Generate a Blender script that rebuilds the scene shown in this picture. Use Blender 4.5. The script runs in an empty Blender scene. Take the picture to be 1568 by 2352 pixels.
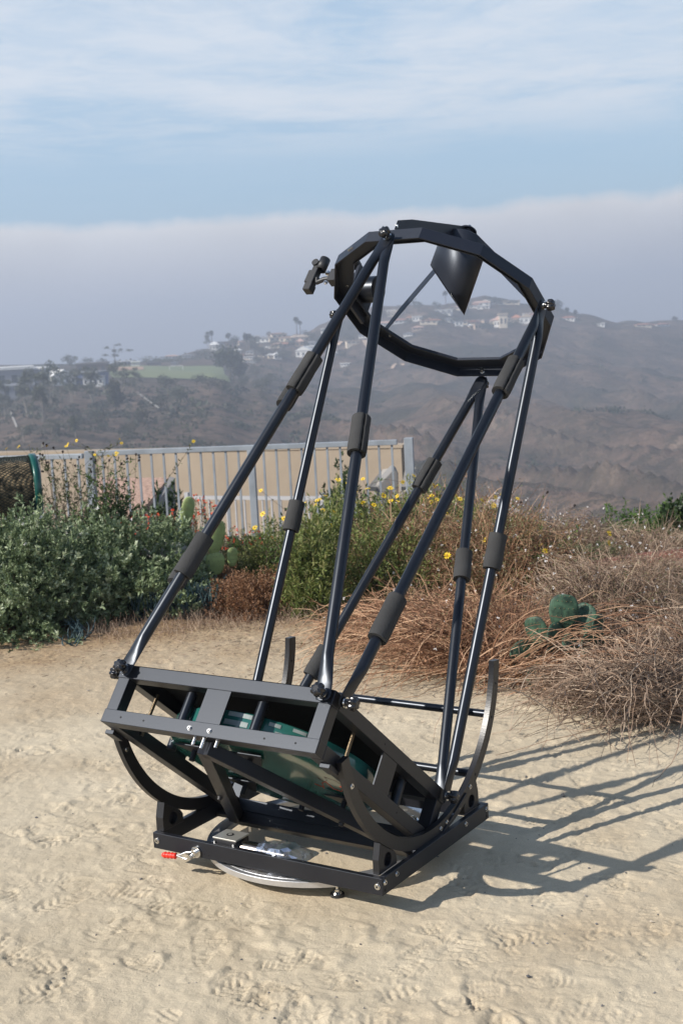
import bpy, math, random
import numpy as np
random.seed(7)
RNG=np.random.default_rng(11)
R=math.radians
PI=math.pi
C=bpy.context.scene.collection
scn=bpy.context.scene

# ------------------------------------------------------------------ camera
FPX=5076.83/1.6327            # focal length in the 1568 px wide measuring frame
yaw,pitch,roll=-0.5741,-0.1364,-0.0517
CAM=np.array([2.1584,-3.1912,1.5343])
def cam_axes():
    f=np.array([math.sin(yaw)*math.cos(pitch),math.cos(yaw)*math.cos(pitch),math.sin(pitch)])
    r=np.array([math.cos(yaw),-math.sin(yaw),0.]);u=np.cross(r,f)
    return r*math.cos(roll)+u*math.sin(roll),-r*math.sin(roll)+u*math.cos(roll),f
RX,UX,FX=cam_axes()
from mathutils import Matrix, Vector
cam=bpy.data.cameras.new('camera');co=bpy.data.objects.new('camera',cam);C.objects.link(co)
m=Matrix.Identity(4)
for i in range(3):
    m[i][0]=RX[i];m[i][1]=UX[i];m[i][2]=-FX[i];m[i][3]=CAM[i]
co.matrix_world=m
cam.sensor_fit='VERTICAL';cam.sensor_height=36;cam.lens=5076.83/3840*36
cam.clip_start=.05;cam.clip_end=20000
cam.dof.use_dof=True;cam.dof.focus_distance=3.75;cam.dof.aperture_fstop=9.0
scn.camera=co

def ray(px,py):
    d=RX*(px-784)/FPX-UX*(py-1176)/FPX+FX
    return d/np.linalg.norm(d)
def at(px,py,dist):           # world point on the sight line at a horizontal distance
    d=ray(px,py);return CAM+d*dist/math.hypot(d[0],d[1])

# ------------------------------------------------------------------ value noise
def _h(ix,iy,s):
    n=(ix.astype(np.int64)*374761393+iy.astype(np.int64)*668265263+s*2147483647)&0xffffffff
    n=((n^(n>>13))*1274126177)&0xffffffff
    return ((n^(n>>16))&0xffff)/65535.0
def vnoise(x,y,s=0):
    xi=np.floor(x);yi=np.floor(y);fx=x-xi;fy=y-yi;fx=fx*fx*(3-2*fx);fy=fy*fy*(3-2*fy)
    a=_h(xi,yi,s);b=_h(xi+1,yi,s);c=_h(xi,yi+1,s);d=_h(xi+1,yi+1,s)
    return a+(b-a)*fx+(c-a)*fy+(a-b-c+d)*fx*fy
def fbm(x,y,o=4,s=0):
    t=0;a=1;k=0
    for i in range(o):
        t=t+a*(vnoise(x,y,s+i*17)-.5);k+=a;a*=.5;x=x*2.03+3.1;y=y*2.03+1.7
    return t/k

# ------------------------------------------------------------------ terrain
COLS={ -250:[(200,1120),(380,1020),(520,930),(600,890),(660,868),(900,842)],
 0:[(200,1120),(380,1020),(520,930),(600,885),(650,868),(900,838)],
 100:[(200,1120),(350,1020),(480,930),(560,888),(620,868),(900,836)],
 300:[(200,1120),(350,1030),(500,925),(580,882),(620,872),(800,842),(900,834)],
 500:[(200,1130),(330,1040),(480,930),(560,890),(620,873),(800,842),(950,812),(1000,800)],
 600:[(200,1140),(330,1050),(480,960),(650,890),(800,850),(950,805),(1050,782)],
 700:[(200,1160),(350,1060),(550,950),(750,870),(900,820),(1050,775)],
 800:[(200,1180),(350,1080),(600,950),(800,860),(950,800),(1100,750)],
 900:[(200,1190),(350,1090),(650,930),(850,830),(1000,770),(1100,722)],
 1000:[(200,1200),(400,1050),(700,900),(900,800),(1000,748),(1100,708)],
 1130:[(200,1220),(400,1080),(700,900),(950,790),(1060,740),(1150,697)],
 1250:[(200,1240),(400,1080),(700,920),(950,800),(1150,708)],
 1350:[(200,1250),(400,1090),(700,930),(950,820),(1150,733)],
 1450:[(200,1250),(400,1100),(700,940),(950,840),(1200,744)],
 1600:[(200,1260),(400,1110),(700,950),(950,850),(1250,747)],
 1900:[(200,1270),(400,1120),(700,960),(950,860),(1250,750)]}
_ck=sorted(COLS);_cr=[];_cz=[]
for k in _ck:
    pts=COLS[k];rr=[0,6.5,9,11.3,12.6,20,60,150];zz=[0,0,-.10,-.30,-.75,-4,-16,-44]
    for (r,py) in pts:
        rr.append(r);zz.append(at(k,py,r)[2])
    rl=rr[-1];zl=zz[-1]
    rr+=[rl+60,rl+300,rl+900,6000];zz+=[zl-4,zl-45,-120,-130]
    _cr.append(rr);_cz.append(zz)
def H(x,y,noise=True):
    x=np.atleast_1d(np.asarray(x,float));y=np.atleast_1d(np.asarray(y,float))
    dx=x-CAM[0];dy=y-CAM[1];r=np.hypot(dx,dy)+1e-6
    az=np.arctan2(dx,dy)-yaw;az=(az+PI)%(2*PI)-PI
    px=784+FPX*np.tan(np.clip(az,-.4,.4))
    Z=np.stack([np.interp(r,a,b) for a,b in zip(_cr,_cz)])
    k=np.array(_ck,float);p=np.clip(px,k[0],k[-1]-1e-3);i=np.clip(np.searchsorted(k,p,side='right')-1,0,len(k)-2)
    t=(p-k[i])/(k[i+1]-k[i]);t=t*t*(3-2*t);j=np.arange(len(x))
    z=Z[i,j]*(1-t)+Z[i+1,j]*t
    back=np.clip((np.abs(az)-.6)/.5,0,1)
    z=z*(1-back)+(-np.clip(r-14,0,400)*.05)*back
    if noise:
        far=np.clip((r-60)/300,0,1)*np.clip((1500-r)/300,0,1)
        plateau=np.clip((px-420)/250,0.12,1)
        g=fbm(x/95,y/95,4,5);rg=-np.abs(fbm(x/150+.3*g,y/60+2,3,9))
        lat=r*np.tan(np.clip(az,-.6,.6));gl=-np.abs(fbm((lat+.55*r+60*g)/75,(r-.3*lat)/420,3,33))*np.clip((px-650)/200,0,1)*np.clip((1080-r)/200,0,1)
        z=z+far*plateau*(g*13+rg*24+2.9)+far*(gl*52+4.5*np.clip((px-650)/200,0,1))
        mid=np.clip((r-6.2)/3,0,1)*np.clip((14-r)/2,0,1)
        z=z+mid*fbm(x/.8,y/.8,3,3)*.10
    return z
def hz(x,y): return float(H(x,y)[0])
def surf(px,py,r0=13,r1=1600):   # where a sight line meets the terrain
    d=ray(px,py);hd=math.hypot(d[0],d[1]);r=np.geomspace(r0,r1,1600)
    X=CAM[0]+d[0]*r/hd;Y=CAM[1]+d[1]*r/hd;Z=CAM[2]+d[2]*r/hd
    b=Z<H(X,Y)
    i=int(np.argmax(b)) if b.any() else None
    if i is None:
        gap=Z-H(X,Y);gap[r<300]=1e9;i=int(np.argmin(gap))
    return np.array([X[i],Y[i],hz(X[i],Y[i])]),r[i]

# ------------------------------------------------------------------ materials
def newmat(n):
    m=bpy.data.materials.new(n);m.use_nodes=True
    return m,m.node_tree.nodes,m.node_tree.links,m.node_tree.nodes['Principled BSDF']
def mat(n,col,rough=.6,metal=0,spec=.5,bump=0,bscale=60,var=0,vscale=8,col2=None,coat=0,trans=0,objrand=0,obj_coord=True,bdist=.002):
    m,N,L,B=newmat(n)
    B.inputs['Base Color'].default_value=(*col,1);B.inputs['Roughness'].default_value=rough;B.inputs['Metallic'].default_value=metal
    B.inputs['Specular IOR Level'].default_value=spec;B.inputs['Coat Weight'].default_value=coat
    if trans: B.inputs['Transmission Weight'].default_value=trans
    tc=N.new('ShaderNodeTexCoord')
    if var or col2:
        t=N.new('ShaderNodeTexNoise');t.inputs['Scale'].default_value=vscale;t.inputs['Detail'].default_value=6;L.new(tc.outputs['Object'],t.inputs['Vector'])
        c2=col2 or tuple(max(0,c*(1-var)) for c in col);c1=col if col2 else tuple(c*(1+var) for c in col)
        r=N.new('ShaderNodeValToRGB');r.color_ramp.elements[0].position=.35;r.color_ramp.elements[1].position=.65
        r.color_ramp.elements[0].color=(*c2,1);r.color_ramp.elements[1].color=(*c1,1)
        L.new(t.outputs['Fac'],r.inputs['Fac']);L.new(r.outputs['Color'],B.inputs['Base Color'])
    if bump:
        t=N.new('ShaderNodeTexNoise');t.inputs['Scale'].default_value=bscale;t.inputs['Detail'].default_value=5;L.new(tc.outputs['Object'],t.inputs['Vector'])
        b=N.new('ShaderNodeBump');b.inputs['Strength'].default_value=bump;b.inputs['Distance'].default_value=bdist
        L.new(t.outputs['Fac'],b.inputs['Height']);L.new(b.outputs['Normal'],B.inputs['Normal'])
    return m
def leafmat(n,cols,rough=.55,trans=.25,spec=.4):
    """leaf colour varies leaf by leaf through a per-face attribute"""
    m,N,L,B=newmat(n)
    a=N.new('ShaderNodeAttribute');a.attribute_name='tint'
    r=N.new('ShaderNodeValToRGB');e=r.color_ramp.elements
    while len(e)<len(cols): e.new(.5)
    for i,c in enumerate(cols): e[i].position=i/(len(cols)-1);e[i].color=(*c,1)
    L.new(a.outputs['Fac'],r.inputs['Fac']);L.new(r.outputs['Color'],B.inputs['Base Color'])
    B.inputs['Roughness'].default_value=rough;B.inputs['Specular IOR Level'].default_value=spec
    if trans:
        T=N.new('ShaderNodeBsdfTranslucent');L.new(r.outputs['Color'],T.inputs['Color'])
        M=N.new('ShaderNodeMixShader');M.inputs[0].default_value=trans
        L.new(B.outputs[0],M.inputs[1]);L.new(T.outputs[0],M.inputs[2])
        L.new(M.outputs[0],N['Material Output'].inputs['Surface'])
    return m
def dusty(n,col,rough,bump=.25,dust=.05,bscale=220):
    """painted black metal: fine orange-peel, faint dust and uneven gloss"""
    m,N,L,B=newmat(n)
    B.inputs['Specular Tint'].default_value=(.80,.88,1,1);tc=N.new('ShaderNodeTexCoord')
    t=N.new('ShaderNodeTexNoise');t.inputs['Scale'].default_value=9;t.inputs['Detail'].default_value=9;t.inputs['Roughness'].default_value=.7;L.new(tc.outputs['Object'],t.inputs['Vector'])
    mx=N.new('ShaderNodeMix');mx.data_type='RGBA';mx.inputs['A'].default_value=(*col,1);mx.inputs['B'].default_value=(.22,.19,.15,1)
    mr=N.new('ShaderNodeMapRange');mr.inputs['From Min'].default_value=.42;mr.inputs['From Max'].default_value=.8;mr.inputs['To Min'].default_value=.0;mr.inputs['To Max'].default_value=dust*2
    L.new(t.outputs['Fac'],mr.inputs['Value']);L.new(mr.outputs[0],mx.inputs['Factor']);L.new(mx.outputs['Result'],B.inputs['Base Color'])
    mr2=N.new('ShaderNodeMapRange');mr2.inputs['To Min'].default_value=rough-.06;mr2.inputs['To Max'].default_value=rough+.12;L.new(t.outputs['Fac'],mr2.inputs['Value']);L.new(mr2.outputs[0],B.inputs['Roughness'])
    t2=N.new('ShaderNodeTexNoise');t2.inputs['Scale'].default_value=bscale;t2.inputs['Detail'].default_value=3;L.new(tc.outputs['Object'],t2.inputs['Vector'])
    b=N.new('ShaderNodeBump');b.inputs['Strength'].default_value=bump;b.inputs['Distance'].default_value=.0006;L.new(t2.outputs['Fac'],b.inputs['Height']);L.new(b.outputs['Normal'],B.inputs['Normal'])
    return m
M={}
M['paint']=dusty('satin_black_paint',(.010,.010,.013),.38,bump=.10,dust=.012)
M['anod']=dusty('black_anodised',(.006,.007,.010),.30,bump=.04,dust=.004)
M['ringpaint']=dusty('black_ring_paint',(.010,.012,.019),.40,dust=.006)
M['foam']=mat('grey_foam',(.045,.045,.045),.9,bump=.5,bscale=160,var=.2,spec=.2)
M['knob']=mat('black_plastic',(.012,.012,.014),.22,spec=.6)
M['rough_plastic']=mat('matt_black_plastic',(.02,.02,.022),.5)
M['steel']=mat('stainless_steel',(.72,.71,.69),.22,metal=1)
M['brass']=mat('brass_rod',(.15,.115,.075),.4,metal=1,bump=.6,bscale=400)
M['alu']=mat('brushed_aluminium',(.66,.66,.67),.38,metal=.85,bump=.15,bscale=300,var=.08,vscale=20)
M['red']=mat('red_rubber_grip',(.72,.03,.015),.35)
M['gold']=mat('plated_motor_can',(.62,.55,.42),.2,metal=1,col2=(.42,.40,.50),vscale=14)
M['silver']=mat('silver_gearbox_plate',(.55,.54,.5),.4,metal=.7)
M['wire']=mat('red_wire',(.5,.05,.02),.4)
def glass_teal():
    m,N,L,B=newmat('greenish_mirror_glass')
    tc=N.new('ShaderNodeTexCoord');t=N.new('ShaderNodeTexNoise');t.inputs['Scale'].default_value=7;t.inputs['Detail'].default_value=7
    mp=N.new('ShaderNodeMapping');mp.inputs['Scale'].default_value=(1,1,3.2);L.new(tc.outputs['Object'],mp.inputs['Vector']);L.new(mp.outputs[0],t.inputs['Vector'])
    r=N.new('ShaderNodeValToRGB');e=r.color_ramp.elements;e[0].position=.35;e[0].color=(.010,.085,.075,1);e[1].position=.80;e[1].color=(.035,.15,.125,1)
    L.new(t.outputs['Fac'],r.inputs['Fac']);L.new(r.outputs['Color'],B.inputs['Base Color']);B.inputs['Roughness'].default_value=.16;B.inputs['Coat Weight'].default_value=.5
    B.inputs['Subsurface Weight'].default_value=0
    return m
M['glass']=glass_teal()
M['tape']=mat('grey_tape',(.24,.28,.27),.5,var=.2,vscale=30)
M['fabric']=mat('black_cover',(.006,.006,.007),.8)
def milled():
    m,N,L,B=newmat('milled_black_rim');B.inputs['Base Color'].default_value=(.012,.012,.014,1);B.inputs['Roughness'].default_value=.36
    tc=N.new('ShaderNodeTexCoord');w=N.new('ShaderNodeTexNoise');w.inputs['Scale'].default_value=260;L.new(tc.outputs['Object'],w.inputs['Vector'])
    b=N.new('ShaderNodeBump');b.inputs['Strength'].default_value=.3;b.inputs['Distance'].default_value=.0008;L.new(w.outputs['Fac'],b.inputs['Height']);L.new(b.outputs['Normal'],B.inputs['Normal'])
    return m
M['milled']=milled()

# ------------------------------------------------------------------ mesh helpers
LOC={}
def tag(o,label=None,cat=None,group=None,kind=None):
    if label:o['label']=label
    if cat:o['category']=cat
    if group:o['group']=group
    if kind:o['kind']=kind
    return o
def thing(name,loc,label,cat,group=None):
    o=bpy.data.objects.new(name,None);C.objects.link(o);o.location=loc;o.empty_display_size=.1
    LOC[o.name]=np.array(loc,float);return tag(o,label,cat,group)
def link(name,me,parent=None,base=None):
    o=bpy.data.objects.new(name,me);C.objects.link(o)
    if parent is not None:
        o.parent=parent;LOC[o.name]=LOC[parent.name]
    else:
        LOC[o.name]=np.array(base if base is not None else (0,0,0),float);o.location=LOC[o.name]
    return o
def npmesh(name,V,F,mt,parent=None,base=None,smooth=False,tint=None,mats=None,midx=None):
    V=np.asarray(V,float);F=np.asarray(F,np.int32)
    b=LOC[parent.name] if parent is not None else np.array(base if base is not None else (0,0,0),float)
    me=bpy.data.meshes.new(name);n=len(F);k=F.shape[1]
    me.vertices.add(len(V));me.vertices.foreach_set('co',(V-b).astype(np.float32).ravel())
    me.loops.add(n*k);me.loops.foreach_set('vertex_index',F.ravel())
    me.polygons.add(n);me.polygons.foreach_set('loop_start',np.arange(0,n*k,k,dtype=np.int32))
    me.polygons.foreach_set('use_smooth',np.full(n,bool(smooth)))
    for mm in (mats or [mt]): me.materials.append(mm)
    if midx is not None: me.polygons.foreach_set('material_index',np.asarray(midx,np.int32))
    me.update(calc_edges=True)
    if tint is not None:
        a=me.attributes.new('tint','FLOAT','FACE');a.data.foreach_set('value',np.asarray(tint,np.float32))
    return link(name,me,parent,base)
class MB:
    def __init__(s):s.v=[];s.f=[];s.mi=[];s.sm=[]
    def add(s,v,f,mi=0,sm=False):
        o=len(s.v);s.v+=[tuple(map(float,p)) for p in v];s.f+=[tuple(o+i for i in q) for q in f];s.mi+=[mi]*len(f);s.sm+=[sm]*len(f);return s
    def hexa(s,c8,mi=0): # bottom 4 then top 4
        return s.add(c8,[(3,2,1,0),(4,5,6,7),(0,1,5,4),(1,2,6,5),(2,3,7,6),(3,0,4,7)],mi)
    def box(s,o,a,b,c,mi=0): # origin corner and three edge vectors
        o,a,b,c=[np.array(t,float) for t in(o,a,b,c)]
        return s.hexa([o,o+a,o+a+b,o+b,o+c,o+a+c,o+a+b+c,o+b+c],mi)
    def bc(s,ctr,a,b,c,mi=0): # centre and three full-size vectors
        ctr,a,b,c=[np.array(t,float) for t in(ctr,a,b,c)];return s.box(ctr-(a+b+c)/2,a,b,c,mi)
    def loft(s,rings,mi=0,cap=True,sm=True):
        n=len(rings[0]);v=[p for r in rings for p in r];f=[]
        for i in range(len(rings)-1):
            for j in range(n):
                f.append((i*n+j,i*n+(j+1)%n,(i+1)*n+(j+1)%n,(i+1)*n+j))
        s.add(v,f,mi,sm)
        if cap:
            o=len(s.v);s.v+=[tuple(map(float,p)) for p in rings[0]]+[tuple(map(float,p)) for p in rings[-1]]
            s.f+=[tuple(o+n-1-i for i in range(n)),tuple(o+n+i for i in range(n))];s.mi+=[mi]*2;s.sm+=[False]*2
        return s
    def tube(s,p0,p1,r0,r1=None,n=14,mi=0,cap=True):
        p0=np.array(p0,float);p1=np.array(p1,float);r1=r0 if r1 is None else r1
        d=p1-p0;d/=np.linalg.norm(d);a=np.cross(d,(0,0,1) if abs(d[2])<.9 else (1,0,0));a/=np.linalg.norm(a);b=np.cross(d,a)
        t=np.linspace(0,2*PI,n,endpoint=False)
        rg=lambda p,r:[p+r*(math.cos(x)*a+math.sin(x)*b) for x in t]
        return s.loft([rg(p0,r0),rg(p1,r1)],mi,cap)
    def path(s,pts,r,n=6,mi=0):
        pts=[np.array(p,float) for p in pts];rings=[];t=np.linspace(0,2*PI,n,endpoint=False)
        rr=r if hasattr(r,'__len__') else [r]*len(pts);up=None
        for i,p in enumerate(pts):
            d=pts[min(i+1,len(pts)-1)]-pts[max(i-1,0)];d/=np.linalg.norm(d)+1e-9
            a=np.cross(d,(0,0,1) if abs(d[2])<.9 else (1,0,0)) if up is None else up-d*(up@d);a/=np.linalg.norm(a);up=a;b=np.cross(d,a)
            rings.append([p+rr[i]*(math.cos(x)*a+math.sin(x)*b) for x in t])
        return s.loft(rings,mi)
    def prism(s,pts,n,mi=0,sm=False): # polygon pts extruded by vector n
        pts=[np.array(p,float) for p in pts];n=np.array(n,float);k=len(pts)
        return s.add(pts+[p+n for p in pts],[tuple(range(k-1,-1,-1)),tuple(range(k,2*k))]+[(i,(i+1)%k,k+(i+1)%k,k+i) for i in range(k)],mi,sm)
    def build(s,name,mt,parent=None,base=None,bevel=0,seg=1,fix=True):
        b=LOC[parent.name] if parent is not None else np.array(base if base is not None else (0,0,0),float)
        me=bpy.data.meshes.new(name);me.from_pydata([tuple(np.array(p)-b) for p in s.v],[],s.f)
        for mm in (mt if isinstance(mt,(list,tuple)) else [mt]): me.materials.append(mm)
        me.polygons.foreach_set('material_index',s.mi);me.polygons.foreach_set('use_smooth',s.sm);me.update()
        if fix:
            import bmesh
            bm=bmesh.new();bm.from_mesh(me);bmesh.ops.recalc_face_normals(bm,faces=bm.faces);bm.to_mesh(me);bm.free()
        o=link(name,me,parent,base)
        if bevel:
            md=o.modifiers.new('bevel','BEVEL');md.width=bevel;md.segments=seg;md.limit_method='ANGLE';md.angle_limit=R(40)
        return o

# ================================================================== TELESCOPE
tilt=.6824;U=np.array([1,0,0.]);V=np.array([0,math.cos(tilt),-math.sin(tilt)]);W=np.array([0,math.sin(tilt),math.cos(tilt)])
OB=np.array([0,-.2972,.2871])
P=lambda a,b,c:OB+a*U+b*V+c*W
tel=thing('telescope',(0,-.04,0),'black open truss reflector telescope on a low rocker base, standing on the sand','telescope')
s=.35;hh=.1697;rl=.0383
# mirror box frame
box=MB()
for z0 in (0,hh-rl):
    box.bc(P(0,-s+rl/2,z0+rl/2),U*.70,V*rl,W*rl);box.bc(P(0,s-rl/2,z0+rl/2),U*.70,V*rl,W*rl)
    for sx in(-1,1): box.bc(P(sx*(s-rl/2),0,z0+rl/2),U*rl,V*(.70-2*rl-.001),W*rl)
for sx in(-1,1):
    for sy in(-1,1):
        box.bc(P(sx*(s-rl/2-.002),sy*(s-rl/2-.002),hh/2),U*rl,V*rl,W*(hh-2*rl+.004))
mbox=box.build('mirror_box_frame',M['paint'],tel,bevel=.0016,seg=2)
for c,a,b in ((P(.0,-s+.004,hh/2),U*.078,V*.004),(P(0,s-.004,hh/2),U*.078,V*.004),(P(-s+.004,0,hh/2),U*.004,V*.085),(P(s-.004,0,hh/2),U*.004,V*.085)):
    MB().bc(c,a,b,W*(hh-2*rl+.006)).build('side_plate',M['paint'],mbox)
for i,uu in enumerate((-.285,-.205,.19,.285)): MB().tube(P(uu,-s-.0006,.019),P(uu,-s+.004,.019),.0028,n=10).build('screw_hole',M['fabric'],mbox)
for vv in (-.05,.11): MB().tube(P(s+.0006,vv,.019 if vv>0 else .15),P(s-.004,vv,.019 if vv>0 else .15),.0028,n=10).build('screw_hole',M['fabric'],mbox)
# domed cover sheet on top of the box
cv=MB();n=12
g=[[P(-.335+.67*i/n,-.345+.69*j/n,hh+.0025+.016*math.sin(PI*i/n)**.7*math.sin(PI*j/n)**.7) for i in range(n+1)] for j in range(n+1)]
vv=[p for r in g for p in r];k=len(vv);vv+=[p-W*.002 for p in vv];ff=[]
for j in range(n):
    for i in range(n):
        a=j*(n+1)+i;ff+=[(a,a+1,a+n+2,a+n+1),(k+a+n+1,k+a+n+2,k+a+1,k+a)]
cv.add(vv,ff,0,True).build('dust_cover',M['fabric'],tel,fix=False)
# mirror
gl=MB();N_=96;rings=[]
for r,w in ((.0,.046),(.15,.044),(.285,.040),(.302,.043),(.305,.050),(.305,.094),(.301,.099),(.24,.095),(.0,.088)):
    rings.append([P(max(r,.002)*math.cos(t),max(r,.002)*math.sin(t),w) for t in np.linspace(0,2*PI,N_,endpoint=False)])
gl.loft(rings);gm=gl.build('primary_mirror',M['glass'],tel)
def tape(a0,a1,w0,w1):
    mb=MB();pts=[];nn=8
    for w in(w0,w1): pts+=[P(.3062*math.cos(R(a0+(a1-a0)*i/nn)),.3062*math.sin(R(a0+(a1-a0)*i/nn)),w) for i in range(nn+1)]
    mb.add(pts,[(i,i+1,nn+2+i,nn+1+i) for i in range(nn)]);mb.build('tape_strip',M['tape'],gm,fix=False)
for a in ((-126,-117,.081,.093),(-124,-116,.057,.069),(-86,-73,.082,.094),(-87,-74,.058,.072),(-64,-58,.080,.090),(-52,-45,.084,.093),(-60,-55,.062,.070),(-30,-26,.066,.074)): tape(*a)
# mirror cell
cell=MB();FC=P(0,-.318,-.020);RL=P(-.305,.325,-.020);RR=P(.305,.325,-.020)
def beam(mb,a,b,w,h,up=W,mi=0):
    a=np.array(a);b=np.array(b);d=b-a;L=np.linalg.norm(d);d/=L;sd=np.cross(d,up);sd/=np.linalg.norm(sd);u2=np.cross(sd,d)
    mb.bc((a+b)/2,d*L,sd*w,u2*h,mi)
beam(cell,FC,RL,.036,.036);beam(cell,FC,RR,.036,.036);beam(cell,RL+W*.001,RR+W*.001,.04,.034)
cl=cell.build('mirror_cell',M['paint'],tel,bevel=.0012)
for cx,cy in ((-.19,-.12),(.0,-.12),(-.17,.13),(.17,.13),(0,.19)):
    wt=MB();wt.prism([P(cx+.062*math.cos(R(a)),cy+.062*math.sin(R(a)),.030) for a in (90,210,330)],W*.006);wt.tube(P(cx,cy,.0),P(cx,cy,.0302),.008,n=10)
    wt.build('support_triangle',M['paint'],tel,bevel=.001)
for (a,b) in ((-.12,-.30),(.115,-.30),(-.29,-.1),(.30,.17),(.0,.29)):
    o=MB().tube(P(a,b,.028),P(a,b,.128),.0145,n=20).build('edge_support_post',M['anod'],tel)
    q=MB();q.tube(P(a,b,.1285),P(a,b,.147),.0085,n=12)
    for k in range(5): q.tube(P(a,b,.130+k*.0036),P(a,b,.1318+k*.0036),.0102,n=12)
    q.build('threaded_end',M['rough_plastic'],o)
for (a,b) in ((.312,-.155),(-.305,-.22)):
    MB().tube(P(a,b,.018),P(a,b,.142),.0052,n=12).build('threaded_rod',M['brass'],tel)
def bolt(p,ax,r,l,parent,name='bolt',mt='steel'):
    mb=MB();ax=np.array(ax,float);p=np.array(p)
    mb.tube(p-ax*.002,p+ax*.0015,r*1.25,n=16);mb.tube(p+ax*.0015,p+ax*(l),r,r*.93,n=16)
    mb.tube(p+ax*(l-.001),p+ax*(l+.0004),r*.45,n=6,mi=1)
    mb.build(name,[M[mt],M['fabric']],parent)
for uu in (-.047,.018): bolt(P(uu,-s,.017),-V,.0052,.006,mbox)
for a,b,l in ((-.035,-.33,.02),(.0,-.337,.028),(.038,-.33,.018)): bolt(P(a,b,0),-W,.0052,l,cl,'collimation_bolt')
for a,b,l in ((-.30,.352,.018),(-.27,.352,.03),(-.235,.352,.018)): bolt(P(a,b,-.018),(V*.5-W*.87),.0055,l,cl,'collimation_bolt')
for a,b in ((-.19,.06),(.2,.1)): bolt(P(a,b,-.039),-W,.007,.008,cl,'bolt','rough_plastic')
wr=MB();wr.path([P(.13+.012*i,.02+.03*math.sin(i*1.3),.034+.004*math.sin(i*2.1)) for i in range(11)],.0011,n=5);wr.build('cable',M['wire'],tel)

# altitude bearings
AY,AZ,RO,RI=-.0472,.5515,.4506,.4147
def arcp(x,r,a): return np.array([x,AY+r*math.cos(a),AZ+r*math.sin(a)])
for nm,(x0,x1),a0,a1 in (('r',(.3551,.3722),-168.5,-4.8),('l',(-.3722,-.3895),-168,-3.6)):
    mb=MB();nn=110;A=np.radians(np.linspace(a0,a1,nn+1));rg=[]
    for i,a in enumerate(A):
        jit=0
        rg.append([arcp(x0,RI-jit,a),arcp(x1,RI-jit,a),arcp(x1,RO+jit,a),arcp(x0,RO+jit,a)])
    mb.loft(rg,sm=False)
    ab=mb.build('altitude_bearing',M['milled'],tel,bevel=0)
    sg=1 if nm=='r' else -1
    xf=x1 if nm=='r' else x0
    for a in (-158,-84,-79,-74,-69,-58): bolt(arcp(xf,.4326,R(a)),(1,0,0),.0058,.0035,ab)
    for a in (-14,-27.5,-52): MB().tube(arcp(xf+.0006,.4326,R(a)),arcp(xf-.004,.4326,R(a)),.0042,n=12).build('screw_hole',M['fabric'],ab)
    # brackets carrying the bearing on the box rail
    br=MB();e=arcp((x0+x1)/2,.4326,R(a0+3));xc=.345 if nm=='r' else -.362
    br.bc(P(xc,-.262,-.006),U*.03,V*.05,W*.012);br.build('bearing_bracket',M['paint'],ab,bevel=.001)
for a in (-26.5,-52):
    mb=MB();mb.tube(arcp(-.371,.4326,R(a)),arcp(.3545,.4326,R(a)),.0118,n=20)
    mb.tube(arcp(-.0,.4326,R(a)),arcp(.03,.4326,R(a)),.0121,n=20);mb.build('cross_rod',M['anod'],tel)
# diagonal struts from bearings to the box's rear rail
for sx in (-1,1):
    mb=MB();beam(mb,P(sx*.362,.335,.02),arcp(sx*.362,.43,R(-62)),.012,.03,U);mb.build('bearing_strut',M['paint'],tel,bevel=.001)

# upper ring
LR=1.6565;RA=.3619;rcu,rcv=.0230,.0161;rt,rp,rr_=-.0095,-.0074,.0225
def ringP(r,ang,z):
    A=R(ang)+rt;a,b=r*math.cos(A),r*math.sin(A);return P(a+rcu+z*rr_,b+rcv+z*rp,LR+z-a*rr_-b*rp)
def nP(u,v,z): # ring frame cartesian
    r=math.hypot(u,v);return ringP(r,math.degrees(math.atan2(v,u)),z)
ca=math.cos(PI/12);ring=MB();angs=[15+30*i for i in range(12)]
sect=[(RA,0),(RA,.0412),(RA-.056,.0412),(RA-.056,.0302),(RA-.052,.0302),(RA-.052,.0372),(RA-.004,.0372),(RA-.004,0)]
ring.loft([[ringP(r/ca,a,z) for r,z in sect] for a in angs+[angs[0]]],sm=False,cap=False)
ro=ring.build('upper_ring',M['ringpaint'],tel,bevel=.0008)
segdir=lambda a:np.array(ringP(1,a,0))-np.array(ringP(0,a,0))
for k,(t_) in enumerate((-.03,-.018,.004,.016)):
    c=(ringP(RA/ca,225,.02)*(.5-t_*2.6)+ringP(RA/ca,255,.02)*(.5+t_*2.6));bolt(c+segdir(240)*.0,segdir(240),.0036,.006,ro,'screw')
for a in (150,172,200): bolt(ringP(RA-.03,a,.0368),-W,.004,.003,ro,'screw')
bolt(nP(.0,RA-.0045,.018),-segdir(90),.008,.014,ro,'wing_bolt')
# spider vanes, hub and secondary shroud
sec=MB();n=48;cr=.081;zt=.283
def shr(r,off): return [[nP(r*math.cos(t),r*math.sin(t),.092+off-1.08*r*math.cos(t)) for t in np.linspace(0,2*PI,n,endpoint=False)],[nP(r*math.cos(t),r*math.sin(t),zt-off) for t in np.linspace(0,2*PI,n,endpoint=False)]]
o_=shr(cr,0);i_=shr(cr-.003,.003)
sec.loft([i_[0],o_[0],o_[1]],cap=False);sec.loft([i_[1],i_[0]],cap=False)
rim=[nP((cr-.008)*math.cos(t),(cr-.008)*math.sin(t),zt+.007) for t in np.linspace(0,2*PI,n,endpoint=False)]
sec.loft([o_[1],rim],cap=True)
sh=sec.build('secondary_shroud',M['ringpaint'],tel)
mf=MB();mf.prism([nP(.072*math.cos(t),.072*math.sin(t),.101-1.08*.072*math.cos(t)) for t in np.linspace(0,2*PI,40,endpoint=False)],W*.008);mf.build('secondary_mirror',mat('mirror_coating',(.8,.78,.7),.08,metal=1),sh)
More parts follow.
